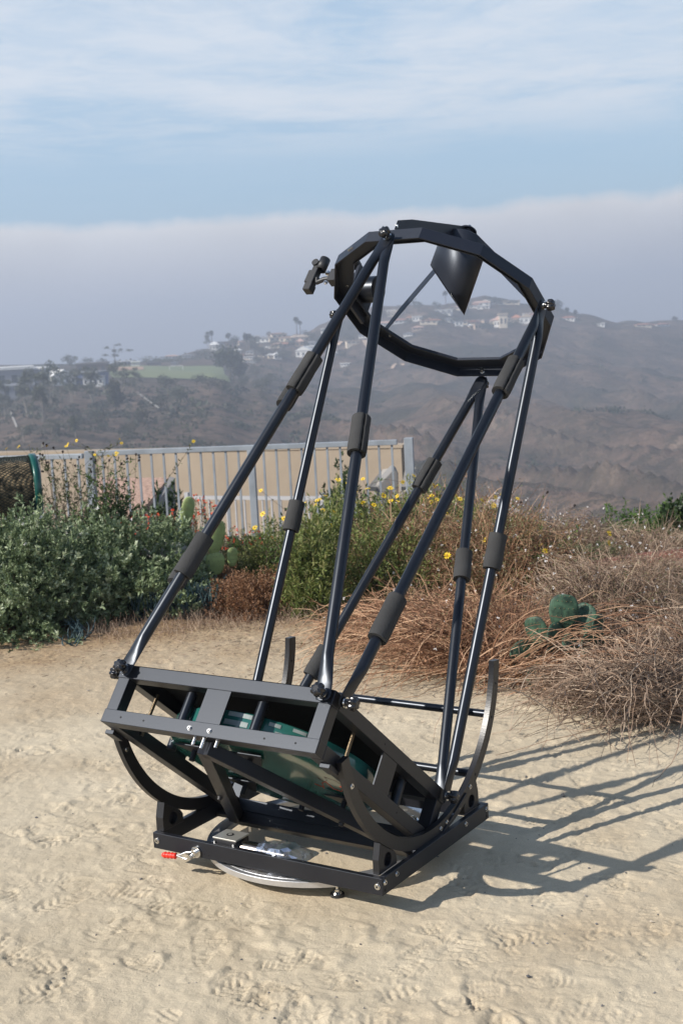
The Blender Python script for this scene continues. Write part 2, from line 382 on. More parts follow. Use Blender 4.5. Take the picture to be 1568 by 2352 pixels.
hub=MB();hub.tube(nP(0,0,zt),nP(0,0,zt+.055),.02,n=20);hub.tube(nP(0,0,zt+.055),nP(0,0,zt+.06),.03,n=20)
hb=hub.build('spider_hub',M['ringpaint'],tel);bolt(nP(0,0,zt+.06),W,.006,.022,hb)
for a,rr0 in ((152.5,.36),(23,.362),(-90.6,.362)):
    mb=MB();d=segdir(a);t=np.cross(d,W);t/=np.linalg.norm(t)
    q=[(rr0,.0415),(rr0,.078),(.30 if a==-90.6 else .3,.078+.06 if a!=-90.6 else .135),(.02,zt+.062),(.02,zt+.018)]
    pts=[np.array(ringP(r,a,z))-t*.0009 for r,z in q];mb.prism(pts,t*.0018);mb.build('spider_vane',M['ringpaint'],tel)
    bolt(ringP(rr0-.005,a,.06),t,.004,.004,tel,'vane_screw')
# focuser
fo=MB();fw=.098
ax0=nP(-.352,-.012,fw);fo.bc(nP(-.33,-.012,.085),U*.012,V*.13,W*.16);fb=fo.build('focuser_board',M['ringpaint'],tel,bevel=.001)
fo=MB();fo.tube(nP(-.385,-.016,fw),nP(-.322,-.016,fw),.036,n=32);fo.tube(nP(-.322,-.016,fw),nP(-.262,-.016,fw),.045,n=32)
fo.tube(nP(-.262,-.016,fw),nP(-.2605,-.016,fw),.039,n=32,mi=1);foc=fo.build('focuser',[M['anod'],M['fabric']],tel,bevel=.001)
kb=MB();kb.tube(nP(-.35,-.03,fw+.065),nP(-.353,-.085,fw+.071),.008,n=12);kb.tube(nP(-.353,-.06,fw+.068),nP(-.355,-.088,fw+.073),.0205,n=28);kb.build('focus_knob',M['rough_plastic'],foc,bevel=.0008)
bolt(nP(-.385,-.03,fw+.036),W,.007,.008,foc,'thumbscrew');bolt(nP(-.395,-.02,fw-.01),-U,.006,.01,foc,'thumbscrew')
fo=MB();fo.bc(nP(-.347,-.03,fw+.03),U*.04,V*.03,W*.05);fo.build('focuser_body',M['rough_plastic'],foc,bevel=.002)
# red dot finder on a bracket
fi=MB();w0=.0
fm=lambda u,v,z:nP(u,v,z)
fi.bc(fm(-.375,-.116,.075),U*.03,V*.035,W*.05);fi.bc(fm(-.392,-.116,.075),U*.014,V*.02,W*.03)
fi.path([fm(-.39,-.116,.072),fm(-.418,-.116,.070),fm(-.442,-.116,.058),fm(-.448,-.116,.075)],.009,n=8)
fnd=fi.build('red_dot_finder',M['rough_plastic'],tel,bevel=.001)
d1=np.array(fm(-.463,-.116,.138))-np.array(fm(-.466,-.116,.022));L1=np.linalg.norm(d1);d1/=L1
sd=np.cross(d1,V);sd/=np.linalg.norm(sd)
fi=MB();mid=(np.array(fm(-.463,-.116,.138))+np.array(fm(-.466,-.116,.022)))/2
fi.bc(mid,d1*L1*.78,sd*.024,V*.028);fi.bc(mid+sd*.017+d1*.0,d1*L1*.45,sd*.016,V*.024);fi.bc(mid-d1*L1*.40,d1*.03,sd*.03,V*.032)
fi.build('finder_body',M['rough_plastic'],fnd,bevel=.002)
tb=mid+d1*L1*.46-sd*.016
fi=MB();T0=tb-d1*.022;T1=tb+d1*.026;nn=24
def rg(p,r): 
    return [p+r*(math.cos(x)*sd+math.sin(x)*V) for x in np.linspace(0,2*PI,nn,endpoint=False)]
fi.loft([rg(T0,.015),rg(T0,.018),rg(T1,.018),rg(T1,.015),rg(T0,.015)],cap=False)
fi.tube(tb+sd*.022-V*.012,tb+sd*.022-V*.02,.013,n=20)
fi.build('finder_window_tube',M['rough_plastic'],fnd)
bolt(fm(-.405,-.122,.088),W,.008,.008,fnd,'thumbscrew');bolt(fm(-.40,-.122,.05),-V,.006,.006,fnd,'thumbscrew')

# truss poles
def onplane(px,py,p0,n):
    d=ray(px,py);p0=np.array(p0);return CAM+d*((p0-CAM)@n)/(d@n)
mt_={'A':onplane(892,548,P(0,-.360,0),V),'B':onplane(1242,702,P(.396,0,0),U),'C':onplane(1103,872,P(0,.388,0),V),'D':onplane(783,722,P(-.352,0,0),U)}
mb_={'FLa':P(-.322,-.358,.150),'FLd':P(-.358,-.325,.152),'FRa':P(.325,-.358,.150),'FRb':P(.358,-.318,.152),'BRb':P(.358,.325,.152),'BRc':P(.325,.358,.150),'BLc':P(-.325,.358,.150),'BLd':P(-.358,.325,.150)}
nrm={'A':-V,'B':U,'C':V,'D':-U}
poles=[('FLa','A',[(.700,.618),(.284,.200)],'front left corner to the front of the ring'),('FLd','D',[(.785,.705),(.278,.213)],''),('FRa','A',[(.552,.472)],''),('FRb','B',[(.83,.74),(.222,.132)],''),
       ('BRb','B',[(.51,.44)],''),('BRc','C',[(.545,.478)],''),('BLc','C',[(.775,.70),(.29,.222)],''),('BLd','D',[(.56,.495)],'')]
for bi,ti,fo_,_ in poles:
    p0=mb_[bi];p1=mt_[ti];nn_=nrm[ti];d=p1-p0;Ln=np.linalg.norm(d);d/=Ln
    off=(1 if bi in('FLa','FLd','BRb','BRc') else -1)
    e1=nn_-d*(nn_@d);e1/=np.linalg.norm(e1);e2=np.cross(d,e1);t=np.linspace(0,2*PI,20,endpoint=False);mb=MB();rings=[]
    stack=.004 if off>0 else .0
    for sx,a,b,pull in ((-.016,.0022,.010,1),(-.012,.0024,.019,1),(.0,.0026,.0225,1),(.03,.0026,.022,1),(.052,.006,.021,.75),(.085,.013,.0175,.3),(.105,.0158,.0158,0)):
        c=p0+d*sx+e1*(stack*pull+.008-.008*pull*.6);rings.append([c+a*math.cos(x)*e1+b*math.sin(x)*e2 for x in t])
    top=[]
    for sx,a,b,pull in ((-.016,.0022,.010,1),(-.012,.0024,.019,1),(.0,.0026,.0225,1),(.03,.0026,.022,1),(.052,.006,.021,.75),(.085,.013,.0175,.3),(.105,.0158,.0158,0)):
        c=p1-d*sx+e1*(stack*pull+.008-.008*pull*.6);top.append([c+a*math.cos(x)*e1+b*math.sin(x)*e2 for x in t])
    mb.loft(rings+top[::-1]);po=mb.build('truss_pole',M['anod'],tel)
    for (f0,f1) in fo_:
        a0=p0+d*Ln*min(f0,f1)+e1*.0085;a1=p0+d*Ln*max(f0,f1)+e1*.0085;sl=MB();nr=22;ph0=RNG.uniform(0,6)
        def fr(p,r,gap=.09):
            # foam sleeve with a slit along its length
            g=[]
            for i in range(nr+1):
                x=ph0+gap+(2*PI-2*gap)*i/nr;rr=r*(1+.012*math.sin(3*x));g.append(p+rr*(math.cos(x)*e1+math.sin(x)*e2))
            return g
        outer=[];Ls=np.linspace(0,1,9)
        R_o,R_i=.0275,.0162
        rings=[]
        for q in Ls: rings.append(fr(a0+(a1-a0)*q,R_o*(1-.03*(q in(0,1))+.02*math.sin(q*7)),.05+.05*math.sin(q*9+ph0)**2)+fr(a0+(a1-a0)*q,R_i,.07)[::-1])
        sl.loft(rings,cap=True);sl.build('foam_sleeve',M['foam'],po)
def star_knob(p,ax,parent,r=.017):
    mb=MB();ax=np.array(ax,float);a=np.cross(ax,(.3,.5,.8));a/=np.linalg.norm(a);b=np.cross(ax,a);t=np.linspace(0,2*PI,56,endpoint=False)
    prof=lambda k,h:[p+ax*h+k*r*(1+.13*math.cos(7*x))*(math.cos(x)*a+math.sin(x)*b) for x in t]
    mb.loft([prof(.55,.006),prof(.60,.012),prof(.96,.014),prof(1,.018),prof(1,.027),prof(.86,.032),prof(.4,.034)])
    mb.tube(p,p+ax*.012,.010,n=16);mb.tube(p-ax*.001,p+ax*.003,.014,n=20,mi=1)
    mb.build('star_knob',[M['knob'],M['steel']],parent)
for k_ in ('FLa','FRa'): star_knob(mb_[k_]-V*.010,-V,tel)
for k_ in ('FRb','BRb'): star_knob(mb_[k_]+U*.010,U,tel)
for k_ in ('FLd','BLd'): star_knob(mb_[k_]-U*.008,-U,tel)
star_knob(mt_['A']-V*.008,-V,tel);star_knob(mt_['B']+U*.010,U,tel);star_knob(mt_['D']-U*.008,-U,tel,.014);star_knob(mt_['C']+V*.008,V,tel)

# rocker base
rw,ry0,ry1,rz0,rz1=.3867,-.35,.267,.0623,.1096
rk=MB();th=.016
rk.box((-rw,ry0,rz0),(2*rw,0,0),(0,th,0),(0,0,rz1-rz0));rk.box((-rw,ry1-th,rz0),(2*rw,0,0),(0,th,0),(0,0,rz1-rz0))
for sx in(-1,1): rk.box((sx*rw-(th if sx>0 else 0),ry0+th+.0005,rz0),(th,0,0),(0,ry1-ry0-2*th-.001,0),(0,0,rz1-rz0))
rk.box((-rw+th,-.075,rz0+.004),(2*rw-2*th,0,0),(0,.05,0),(0,0,.012))
rkb=rk.build('rocker_base',M['paint'],tel,bevel=.0014,seg=2)
for x in(-.372,.372): bolt((x,ry0,rz0+.024),(0,-1,0),.007,.004,rkb)
for y in(-.337,-.275,.12,.252): bolt((rw,y,rz1-.014),(1,0,0),.006,.004,rkb)
for y,z in((-.337,rz0+.012),(.252,rz0+.012)): MB().tube((rw+.0006,y,z),(rw-.004,y,z),.004,n=10).build('screw_hole',M['fabric'],rkb)
for x,z in((-.20,rz0+.013),(-.185,rz0+.011),(-.203,rz0+.02)): MB().tube((x,ry0-.0006,z),(x,ry0+.004,z),.0022,n=8).build('screw_hole',M['fabric'],rkb)
def circ_hole_block(x0,x1,outline,hc,hr,parent):
    """plate with an outline in the y-z plane and a round bore through it"""
    import bisect
    n=40;angs=np.linspace(0,2*PI,n,endpoint=False);out=[]
    for a in angs:
        dy,dz=math.cos(a),math.sin(a);best=1e9
        for i in range(len(outline)):
            p=outline[i];q=outline[(i+1)%len(outline)];ex,ez=q[0]-p[0],q[1]-p[1];den=dy*ez-dz*ex
            if abs(den)<1e-9: continue
            t=((p[0]-hc[0])*ez-(p[1]-hc[1])*ex)/den;u_=((p[0]-hc[0])*dz-(p[1]-hc[1])*dy)/den
            if t>0 and -1e-6<=u_<=1+1e-6: best=min(best,t)
        out.append((hc[0]+dy*best,hc[1]+dz*best))
    inn=[(hc[0]+hr*math.cos(a),hc[1]+hr*math.sin(a)) for a in angs]
    mb=MB();rg=lambda pts,x:[(x,p[0],p[1]) for p in pts]
    # snap: add true corners by nearest sample
    for c in outline:
        i=min(range(n),key=lambda j:(out[j][0]-c[0])**2+(out[j][1]-c[1])**2);out[i]=c
    mb.loft([rg(inn,x0),rg(out,x0),rg(out,x1),rg(inn,x1),rg(inn,x0)],cap=False,sm=False)
    return mb.build('bearing_block',[M['milled']],parent,bevel=.0008)
def arcz(y): return AZ-math.sqrt(RO**2-(y-AY)**2)-.001
for sx in(-1,1):
    x0,x1=(.350,.3695) if sx>0 else (-.386,-.3585)
    for fy in(1,-1):
        ys=lambda y: y if fy>0 else 2*AY-y
        ol=[(-.3335,.1102),(-.3335,.150),(-.322,.194)]+[(y,arcz(y)) for y in (-.314,-.30,-.285,-.27,-.255)]+[(-.243,.135),(-.243,.1102)]
        ol=[(ys(y),z) for y,z in ol]
        bk=circ_hole_block(x0,x1,ol,(ys(-.288),.137),.019,rkb)
        MB().tube((x0+.002,ys(-.288),.137),(x1-.014,ys(-.288),.137),.0188,n=28).build('bearing_insert',M['paint'],bk)
# turntable ring and feet
def annulus(mb,cx,cy,ri,ro_,z0,z1,n=120):
    t=np.linspace(0,2*PI,n+1);g=[[(cx+r*math.cos(a),cy+r*math.sin(a),z) for r,z in((ri,z0),(ro_,z0),(ro_,z1-.0012),(ro_-.0012,z1),(ri,z1))] for a in t]
    mb.loft(g,cap=False,sm=False)
ar=MB();annulus(ar,-.008,-.016,.310,.353,.0335,.0500);annulus(ar,-.008,-.016,.3125,.338,.0500,.0512)
arg=ar.build('turntable_ring',M['alu'],tel)
for a in (-52,68,188):
    q=(-.008+.333*math.cos(R(a)),-.016+.333*math.sin(R(a)));mb=MB()
    mb.tube((q[0],q[1],.008),(q[0],q[1],.034),.0045,n=12);mb.tube((q[0],q[1],.013),(q[0],q[1],.019),.0085,n=6)
    mb.tube((q[0],q[1],.007),(q[0],q[1],.0125),.013,.009,n=24);mb.tube((q[0],q[1],-.004),(q[0],q[1],.007),.0195,n=28,mi=1)
    mb.build('levelling_foot',[M['steel'],M['rough_plastic']],arg)
for a in (-120,-100,-60): MB().tube((-.008+.335*math.cos(R(a)),-.016+.335*math.sin(R(a)),.0505),(-.008+.335*math.cos(R(a)),-.016+.335*math.sin(R(a)),.0517),.003,n=10).build('screw_hole',M['fabric'],arg)
# motor
mo=MB();mo.box((-.178,-.331,.062),(.078,0,0),(0,.062,0),(0,0,.058));mo.tube((-.19,-.30,.098),(-.178,-.30,.098),.012,n=20)
mot=mo.build('drive_motor',M['rough_plastic'],tel,bevel=.0015)
mo=MB();mo.box((-.180,-.333,.1202),(.082,0,0),(0,.066,0),(0,0,.0045));mo.build('gearbox_plate',M['silver'],mot,bevel=.001)
MB().tube((-.142,-.30,.1248),(-.142,-.30,.1262),.0105,n=24).build('shaft_cap',M['fabric'],mot);MB().tube((-.142,-.30,.1262),(-.142,-.30,.1268),.006,n=18).build('shaft_end',M['silver'],mot)
MB().tube((-.10,-.30,.092),(.055,-.30,.092),.0235,n=32).build('motor_can',M['gold'],mot)
for x,y in((-.172,-.334),(-.106,-.334)): MB().tube((x,y,.112),(x,y-.003,.112),.003,n=10).build('screw',M['steel'],mot)
# crumpled clear bag around the can
def bagmat():
    m,N,L,B=newmat('clear_plastic_bag');B.inputs['Base Color'].default_value=(.55,.60,.70,1);B.inputs['Roughness'].default_value=.13;B.inputs['Metallic'].default_value=.9
    T=N.new('ShaderNodeBsdfTransparent');T.inputs[0].default_value=(.93,.95,.96,1);mx=N.new('ShaderNodeMixShader');mx.inputs[0].default_value=.68;L.new(T.outputs[0],mx.inputs[1]);L.new(B.outputs[0],mx.inputs[2]);L.new(mx.outputs[0],N['Material Output'].inputs['Surface'])
    return m
bg=MB();rings=[];rn=random.Random(3)
for i in range(12):
    x=-.035+.0145*i;f=i/11;rad=.027+.012*math.sin(f*2.6);fl=1-.75*max(0,f-.55)/.45;rg_=[]
    for j in range(16):
        a=2*PI*j/16;k=rad*(1+rn.uniform(-.11,.11));rg_.append((x+rn.uniform(-.004,.004)+(.018*math.sin(a) if i>8 else 0),-.30+k*math.cos(a)*(1+.35*f),.094+k*math.sin(a)*fl+.006*f))
    rings.append(rg_)
bg.loft(rings,cap=True,sm=False);bg.build('plastic_bag',bagmat(),mot,bevel=.003,seg=2)
# toggle clamp
tc_=MB();tc_.tube((-.226,ry0,.078),(-.226,ry0-.006,.078),.0165,n=28);tc_.tube((-.226,ry0-.006,.078),(-.226,ry0-.016,.078),.007,n=14);tc_.tube((-.238,ry0-.01,.066),(-.238,ry0-.024,.066),.007,n=12)
cla=tc_.build('toggle_clamp',M['steel'],rkb)
lv=MB();lv.path([(-.232,ry0-.016,.082),(-.250,ry0-.02,.079),(-.268,ry0-.024,.070),(-.282,ry0-.026,.066)],.0035,n=8);lv.path([(-.236,ry0-.020,.064),(-.252,ry0-.022,.060),(-.268,ry0-.024,.064),(-.282,ry0-.026,.066)],.0035,n=8);lv.build('clamp_lever',M['steel'],cla)
gp=MB();pp=[];rr2=[]
for i in range(17):
    f=i/16;pp.append((-.280-.047*f,ry0-.027-.004*f,.066-.003*f));rr2.append((.0085+.0013*math.sin(f*PI*8))*(1 if .05<f<.97 else .7))
gp.path(pp,rr2,n=16);gp.build('clamp_grip',M['red'],cla)

# ================================================================== GROUND
def stamp(X,Y,Z):
    rn=np.random.default_rng(5);cnt=0
    d=RX[:2]/np.hypot(*RX[:2]);f=FX[:2]/np.hypot(*FX[:2])
    for k in range(900):
        r=rn.uniform(2.7,7.2)**1.0;a=rn.uniform(-.30,.30)
        cx=CAM[0]+f[0]*r*math.cos(a)+d[0]*r*math.sin(a);cy=CAM[1]+f[1]*r*math.cos(a)+d[1]*r*math.sin(a)
        th_=rn.uniform(0,2*PI);L_=rn.uniform(.24,.31);w=rn.uniform(.042,.054);typ=rn.integers(0,4);dep=rn.uniform(.0018,.0060);part=rn.uniform(.2,.8);side=rn.choice([-1,1])
        m=(np.abs(X-cx)<.19)&(np.abs(Y-cy)<.19)
        if not m.any(): continue
        x=X[m]-cx;y=Y[m]-cy;s_=x*math.cos(th_)+y*math.sin(th_);t_=-x*math.sin(th_)+y*math.cos(th_)
        q=s_/(L_/2);hw=w*(.80+.22*np.cos((q-.45)*2.4))*np.sqrt(np.clip(1-np.abs(q)**3.2,0,1))+1e-5
        e=np.abs(t_)/hw;ins=np.clip((1.0-e)*6,0,1)*(np.abs(q)<1)
        sel=np.clip((side*q+part*2-1)*5,0,1)                     # prints are often only part of a sole
        if typ==0: tr=(np.sin(s_*2*PI/.021)>.1)*1.
        elif typ==1: tr=((np.sin((s_+t_)*2*PI/.0135)*np.sin((s_-t_)*2*PI/.0135))>0)*1.
        elif typ==2: tr=(np.sin((s_+.7*np.abs(t_))*2*PI/.024)>0)*1.
        else: tr=(np.sin(np.hypot(s_-.05,t_)*2*PI/.016)>.2)*1.
        tr=tr*(np.abs(q)<.97)*(np.abs(q+.18)>.10)
        rim=np.exp(-((e-1.12)/.14)**2)*(np.abs(q)<1.02)*.45
        er=np.clip(.75+2.2*fbm(X[m]/.03,Y[m]/.03,2,91),0,1);Z[m]+=.85*er*sel*(-dep*ins*(.30+.80*tr)+dep*rim)
    return Z
azf=np.arange(-16.2,16.2001,.085);azc=np.concatenate([-np.geomspace(180,17,34),azf,np.geomspace(17,180,34)])
azs=np.radians(azc)+yaw
def ground_patch(name,rr,mt,fine):
    A,Rr=np.meshgrid(azs,rr);X=CAM[0]+np.sin(A)*Rr;Y=CAM[1]+np.cos(A)*Rr
    Z=H(X.ravel(),Y.ravel()).reshape(X.shape)
    if fine:
        near=np.clip((9-Rr)/2,0,1)
        z=fbm(X/.6,Y/.6,3,21)*.016+fbm(X/.13,Y/.13,3,31)*.0042+fbm(X/.034,Y/.034,4,41)*.0078
        cl=np.clip(fbm(X/.06,Y/.06,2,51)-.12,0,1)*.03*np.clip(fbm(X/.7,Y/.7,2,61)*4+.4,0,1)
        Z+=near*(z+cl)*.9
        # flat worn pad under the telescope
        xf=X.ravel();yf=Y.ravel();zf=Z.ravel();zf=stamp(xf,yf,zf)
        pad=np.clip((np.hypot(xf+.0,yf+.02)-.32)/.18,0,1)*.75+.25
        Z=(zf*pad).reshape(X.shape)
    nr,nc=X.shape;Vv=np.stack([X.ravel(),Y.ravel(),Z.ravel()],1)
    i,j=np.meshgrid(np.arange(nr-1),np.arange(nc-1),indexing='ij');a=(i*nc+j).ravel()
    F=np.stack([a,a+nc,a+nc+1,a+1],1)
    o=npmesh(name,Vv,F,mt,smooth=True);return tag(o,kind='structure')
def sandmat():
    m,N,L,B=newmat('trodden_sand')
    tc=N.new('ShaderNodeTexCoord')
    def noise(s,d=6,r=.55):
        t=N.new('ShaderNodeTexNoise');t.inputs['Scale'].default_value=s;t.inputs['Detail'].default_value=d;t.inputs['Roughness'].default_value=r;L.new(tc.outputs['Object'],t.inputs['Vector']);return t
    def ramp(src,p0,c0,p1,c1):
        r=N.new('ShaderNodeValToRGB');r.color_ramp.elements[0].position=p0;r.color_ramp.elements[0].color=(*c0,1);r.color_ramp.elements[1].position=p1;r.color_ramp.elements[1].color=(*c1,1);L.new(src,r.inputs['Fac']);return r
    def mix(f,a,b,bt='MIX'):
        x=N.new('ShaderNodeMix');x.data_type='RGBA';x.blend_type=bt
        if isinstance(f,float): x.inputs['Factor'].default_value=f
        else: L.new(f,x.inputs['Factor'])
        L.new(a,x.inputs['A']);L.new(b,x.inputs['B']);return x.outputs['Result']
    base=ramp(noise(2.2,7,.6).outputs['Fac'],.35,(.50,.42,.30),.68,(.595,.51,.375))
    grain=ramp(noise(420,3,.7).outputs['Fac'],.33,(.66,.64,.62),.66,(1.22,1.22,1.22))
    c=mix(.55,base.outputs['Color'],grain.outputs['Color'],'MULTIPLY')
    # straw and soil litter towards the planting
    geo=N.new('ShaderNodeNewGeometry');sub=N.new('ShaderNodeVectorMath');sub.operation='DISTANCE';sub.inputs[1].default_value=(2.16,-3.19,0);L.new(geo.outputs['Position'],sub.inputs[0])
    mr=N.new('ShaderNodeMapRange');mr.inputs['From Min'].default_value=5.1;mr.inputs['From Max'].default_value=7.4;L.new(sub.outputs['Value'],mr.inputs['Value'])
    ad=N.new('ShaderNodeMath');ad.operation='ADD';nn=noise(1.6,5);sb=N.new('ShaderNodeMath');sb.operation='MULTIPLY_ADD';sb.inputs[1].default_value=1.4;sb.inputs[2].default_value=-.7;L.new(nn.outputs['Fac'],sb.inputs[0]);L.new(sb.outputs[0],ad.inputs[0]);L.new(mr.outputs[0],ad.inputs[1]);ad.use_clamp=True
    lit=ramp(noise(60,6,.8).outputs['Fac'],.38,(.17,.10,.055),.62,(.47,.335,.19))
    c=mix(ad.outputs[0],c,lit.outputs['Color'])
    mr2=N.new('ShaderNodeMapRange');mr2.inputs['From Min'].default_value=6.9;mr2.inputs['From Max'].default_value=8.5;L.new(sub.outputs['Value'],mr2.inputs['Value'])
    soil=ramp(noise(20,6,.8).outputs['Fac'],.38,(.07,.045,.028),.66,(.22,.15,.09));c=mix(mr2.outputs[0],c,soil.outputs['Color'])
    L.new(c,B.inputs['Base Color']);B.inputs['Roughness'].default_value=.95;B.inputs['Specular IOR Level'].default_value=.15
    b1=N.new('ShaderNodeBump');b1.inputs['Strength'].default_value=.55;b1.inputs['Distance'].default_value=.004;L.new(noise(160,5,.7).outputs['Fac'],b1.inputs['Height'])
    b0=N.new('ShaderNodeBump');b0.inputs['Strength'].default_value=.38;b0.inputs['Distance'].default_value=.009;L.new(noise(42,4,.62).outputs['Fac'],b0.inputs['Height']);L.new(b0.outputs['Normal'],b1.inputs['Normal'])
    b2=N.new('ShaderNodeBump');b2.inputs['Strength'].default_value=.5;b2.inputs['Distance'].default_value=.0018;L.new(noise(700,2,.6).outputs['Fac'],b2.inputs['Height']);L.new(b1.outputs['Normal'],b2.inputs['Normal'])
    L.new(b2.outputs['Normal'],B.inputs['Normal'])
    return m
def hillmat():
    m,N,L,B=newmat('chaparral_hillside')
    geo=N.new('ShaderNodeNewGeometry')
    def noise(s,d=6,r=.6,sc=(1,1,1)):
        mp=N.new('ShaderNodeMapping');mp.inputs['Scale'].default_value=sc;L.new(geo.outputs['Position'],mp.inputs['Vector'])
        t=N.new('ShaderNodeTexNoise');t.inputs['Scale'].default_value=s;t.inputs['Detail'].default_value=d;t.inputs['Roughness'].default_value=r;L.new(mp.outputs[0],t.inputs['Vector']);return t
    def ramp(src,stops):
        r=N.new('ShaderNodeValToRGB');e=r.color_ramp.elements
        while len(e)<len(stops): e.new(.5)
        for i,(p,c) in enumerate(stops): e[i].position=p;e[i].color=(*c,1)
        L.new(src,r.inputs['Fac']);return r
    def mix(f,a,b):
        x=N.new('ShaderNodeMix');x.data_type='RGBA';L.new(f,x.inputs['Factor']);L.new(a,x.inputs['A']);L.new(b,x.inputs['B']);return x.outputs['Result']
    dry=ramp(noise(.06,8,.7).outputs['Fac'],[(.3,(.105,.073,.055)),(.55,(.175,.122,.092)),(.75,(.31,.23,.17))])
    scrub=ramp(noise(.25,5,.7).outputs['Fac'],[(.3,(.028,.028,.022)),(.7,(.085,.075,.052))])
    k1=ramp(noise(.011,9,.72).outputs['Fac'],[(.44,(0,0,0)),(.57,(1,1,1))])
    k2=ramp(noise(.16,4,.7).outputs['Fac'],[(.46,(0,0,0)),(.56,(1,1,1))])
    mx=N.new('ShaderNodeMath');mx.operation='MAXIMUM';L.new(k1.outputs['Color'],mx.inputs[0]);ml=N.new('ShaderNodeMath');ml.operation='MULTIPLY';ml.inputs[1].default_value=.75;L.new(k2.outputs['Color'],ml.inputs[0]);L.new(ml.outputs[0],mx.inputs[1])
    L.new(mix(mx.outputs[0],dry.outputs['Color'],scrub.outputs['Color']),B.inputs['Base Color'])
    B.inputs['Roughness'].default_value=1;B.inputs['Specular IOR Level'].default_value=.05
    b=N.new('ShaderNodeBump');b.inputs['Strength'].default_value=1.0;b.inputs['Distance'].default_value=3.5;L.new(noise(.14,6,.75).outputs['Fac'],b.inputs['Height']);L.new(b.outputs['Normal'],B.inputs['Normal'])
    return m
M['sand']=sandmat();M['hill']=hillmat()
r1=[.25,.8,1.6,2.3];r=2.6
while r<7.6: r1.append(r);r+=.0052 if r<4.2 else .0075 if r<5.6 else .012
r2=list(np.geomspace(7.6,60,110));
ground_patch('ground',np.array(r1+r2),M['sand'],True)
ground_patch('hills',np.concatenate([np.geomspace(60,1500,330),np.geomspace(1520,6000,20)]),M['hill'],False)

# ================================================================== WORLD, SUN, AIR
SUN_AZ=35+180;SUN_EL=35.5
sa,se=R(SUN_AZ),R(SUN_EL)
sdir=Vector((math.sin(sa)*math.cos(se),math.cos(sa)*math.cos(se),math.sin(se)))
sl=bpy.data.lights.new('sun','SUN');sl.energy=5.0;sl.angle=R(.55);sl.color=(1,.945,.87)
so=bpy.data.objects.new('sun',sl);C.objects.link(so);so.rotation_euler=sdir.to_track_quat('Z','Y').to_euler();so.location=(0,0,30)
wd=bpy.data.worlds.new('World');scn.world=wd;wd.use_nodes=True;N=wd.node_tree.nodes;L=wd.node_tree.links;BG=N['Background'];BG.inputs['Strength'].default_value=.1
sky=N.new('ShaderNodeTexSky');sky.sky_type='NISHITA';sky.sun_disc=False;sky.sun_elevation=se;sky.sun_rotation=sa;sky.air_density=1.3;sky.dust_density=.6;sky.ozone_density=2.2;sky.altitude=100
tc=N.new('ShaderNodeTexCoord');sep=N.new('ShaderNodeSeparateXYZ');L.new(tc.outputs['Generated'],sep.inputs[0])
def MATH(op,a,b=None,c=None,cl=False):
    n=N.new('ShaderNodeMath');n.operation=op;n.use_clamp=cl
    for i,v in enumerate((a,b,c)):
        if v is None: continue
        if isinstance(v,(int,float)): n.inputs[i].default_value=v
        else: L.new(v,n.inputs[i])
    return n.outputs[0]
def WMIX(f,a,b):
    x=N.new('ShaderNodeMix');x.data_type='RGBA'
    if isinstance(f,(int,float)): x.inputs['Factor'].default_value=f
    else: L.new(f,x.inputs['Factor'])
    for k,v in(('A',a),('B',b)):
        if isinstance(v,tuple): x.inputs[k].default_value=(*v,1)
        else: L.new(v,x.inputs[k])
    return x.outputs['Result']
def RAMP(src,stops):
    r=N.new('ShaderNodeValToRGB');e=r.color_ramp.elements
    while len(e)<len(stops): e.new(.5)
    for i,(p,c) in enumerate(stops): e[i].position=p;e[i].color=(*(c if isinstance(c,tuple) else (c,c,c)),1)
    L.new(src,r.inputs['Fac']);return r.outputs['Color']
Zc=sep.outputs['Z'];Zs=MATH('MAXIMUM',Zc,.03)
pl=N.new('ShaderNodeCombineXYZ');L.new(MATH('DIVIDE',sep.outputs['X'],Zs),pl.inputs[0]);L.new(MATH('DIVIDE',sep.outputs['Y'],Zs),pl.inputs[1])
# high cloud seen as a sheet far overhead: thin veils stretched along the wind
mp=N.new('ShaderNodeMapping');mp.inputs['Rotation'].default_value=(0,0,yaw+.10);mp.inputs['Scale'].default_value=(.62,.55,1);L.new(pl.outputs[0],mp.inputs['Vector'])
def WN(src,s,d,r,dist=0):
    t=N.new('ShaderNodeTexNoise');t.inputs['Scale'].default_value=s;t.inputs['Detail'].default_value=d;t.inputs['Roughness'].default_value=r;t.inputs['Distortion'].default_value=dist;L.new(src,t.inputs['Vector']);return t.outputs['Fac']
n1=WN(mp.outputs[0],1.15,9,.60,.6);n2=WN(mp.outputs[0],6.5,7,.66,.9);n3=WN(mp.outputs[0],.42,3,.5)
cl=MATH('ADD',MATH('MULTIPLY',n1,.64),MATH('ADD',MATH('MULTIPLY',n2,.24),MATH('MULTIPLY',n3,.30)))
cov=RAMP(cl,[(.50,0.),(.57,.45),(.64,.80),(.74,1.)])
band=RAMP(Zc,[(.083,0.),(.118,.12),(.150,1.)])           # a clear band above the fog
cf=MATH('MULTIPLY',MATH('MULTIPLY',cov,band),RAMP(Zc,[(.24,1.),(.36,.05)]),cl=True)
veil=RAMP(Zc,[(.10,.05),(.17,.34),(.25,.32),(.45,.05)])
blue=WMIX(RAMP(Zc,[(.22,.62),(.5,.15)]),sky.outputs[0],RAMP(Zc,[(.2,(2.7,4.8,7.3)),(.5,(.9,1.9,3.8))]))
base=WMIX(veil,blue,(6.2,6.9,7.6))
withc=WMIX(MATH('MULTIPLY',cf,.70),base,(7.4,7.5,7.8))
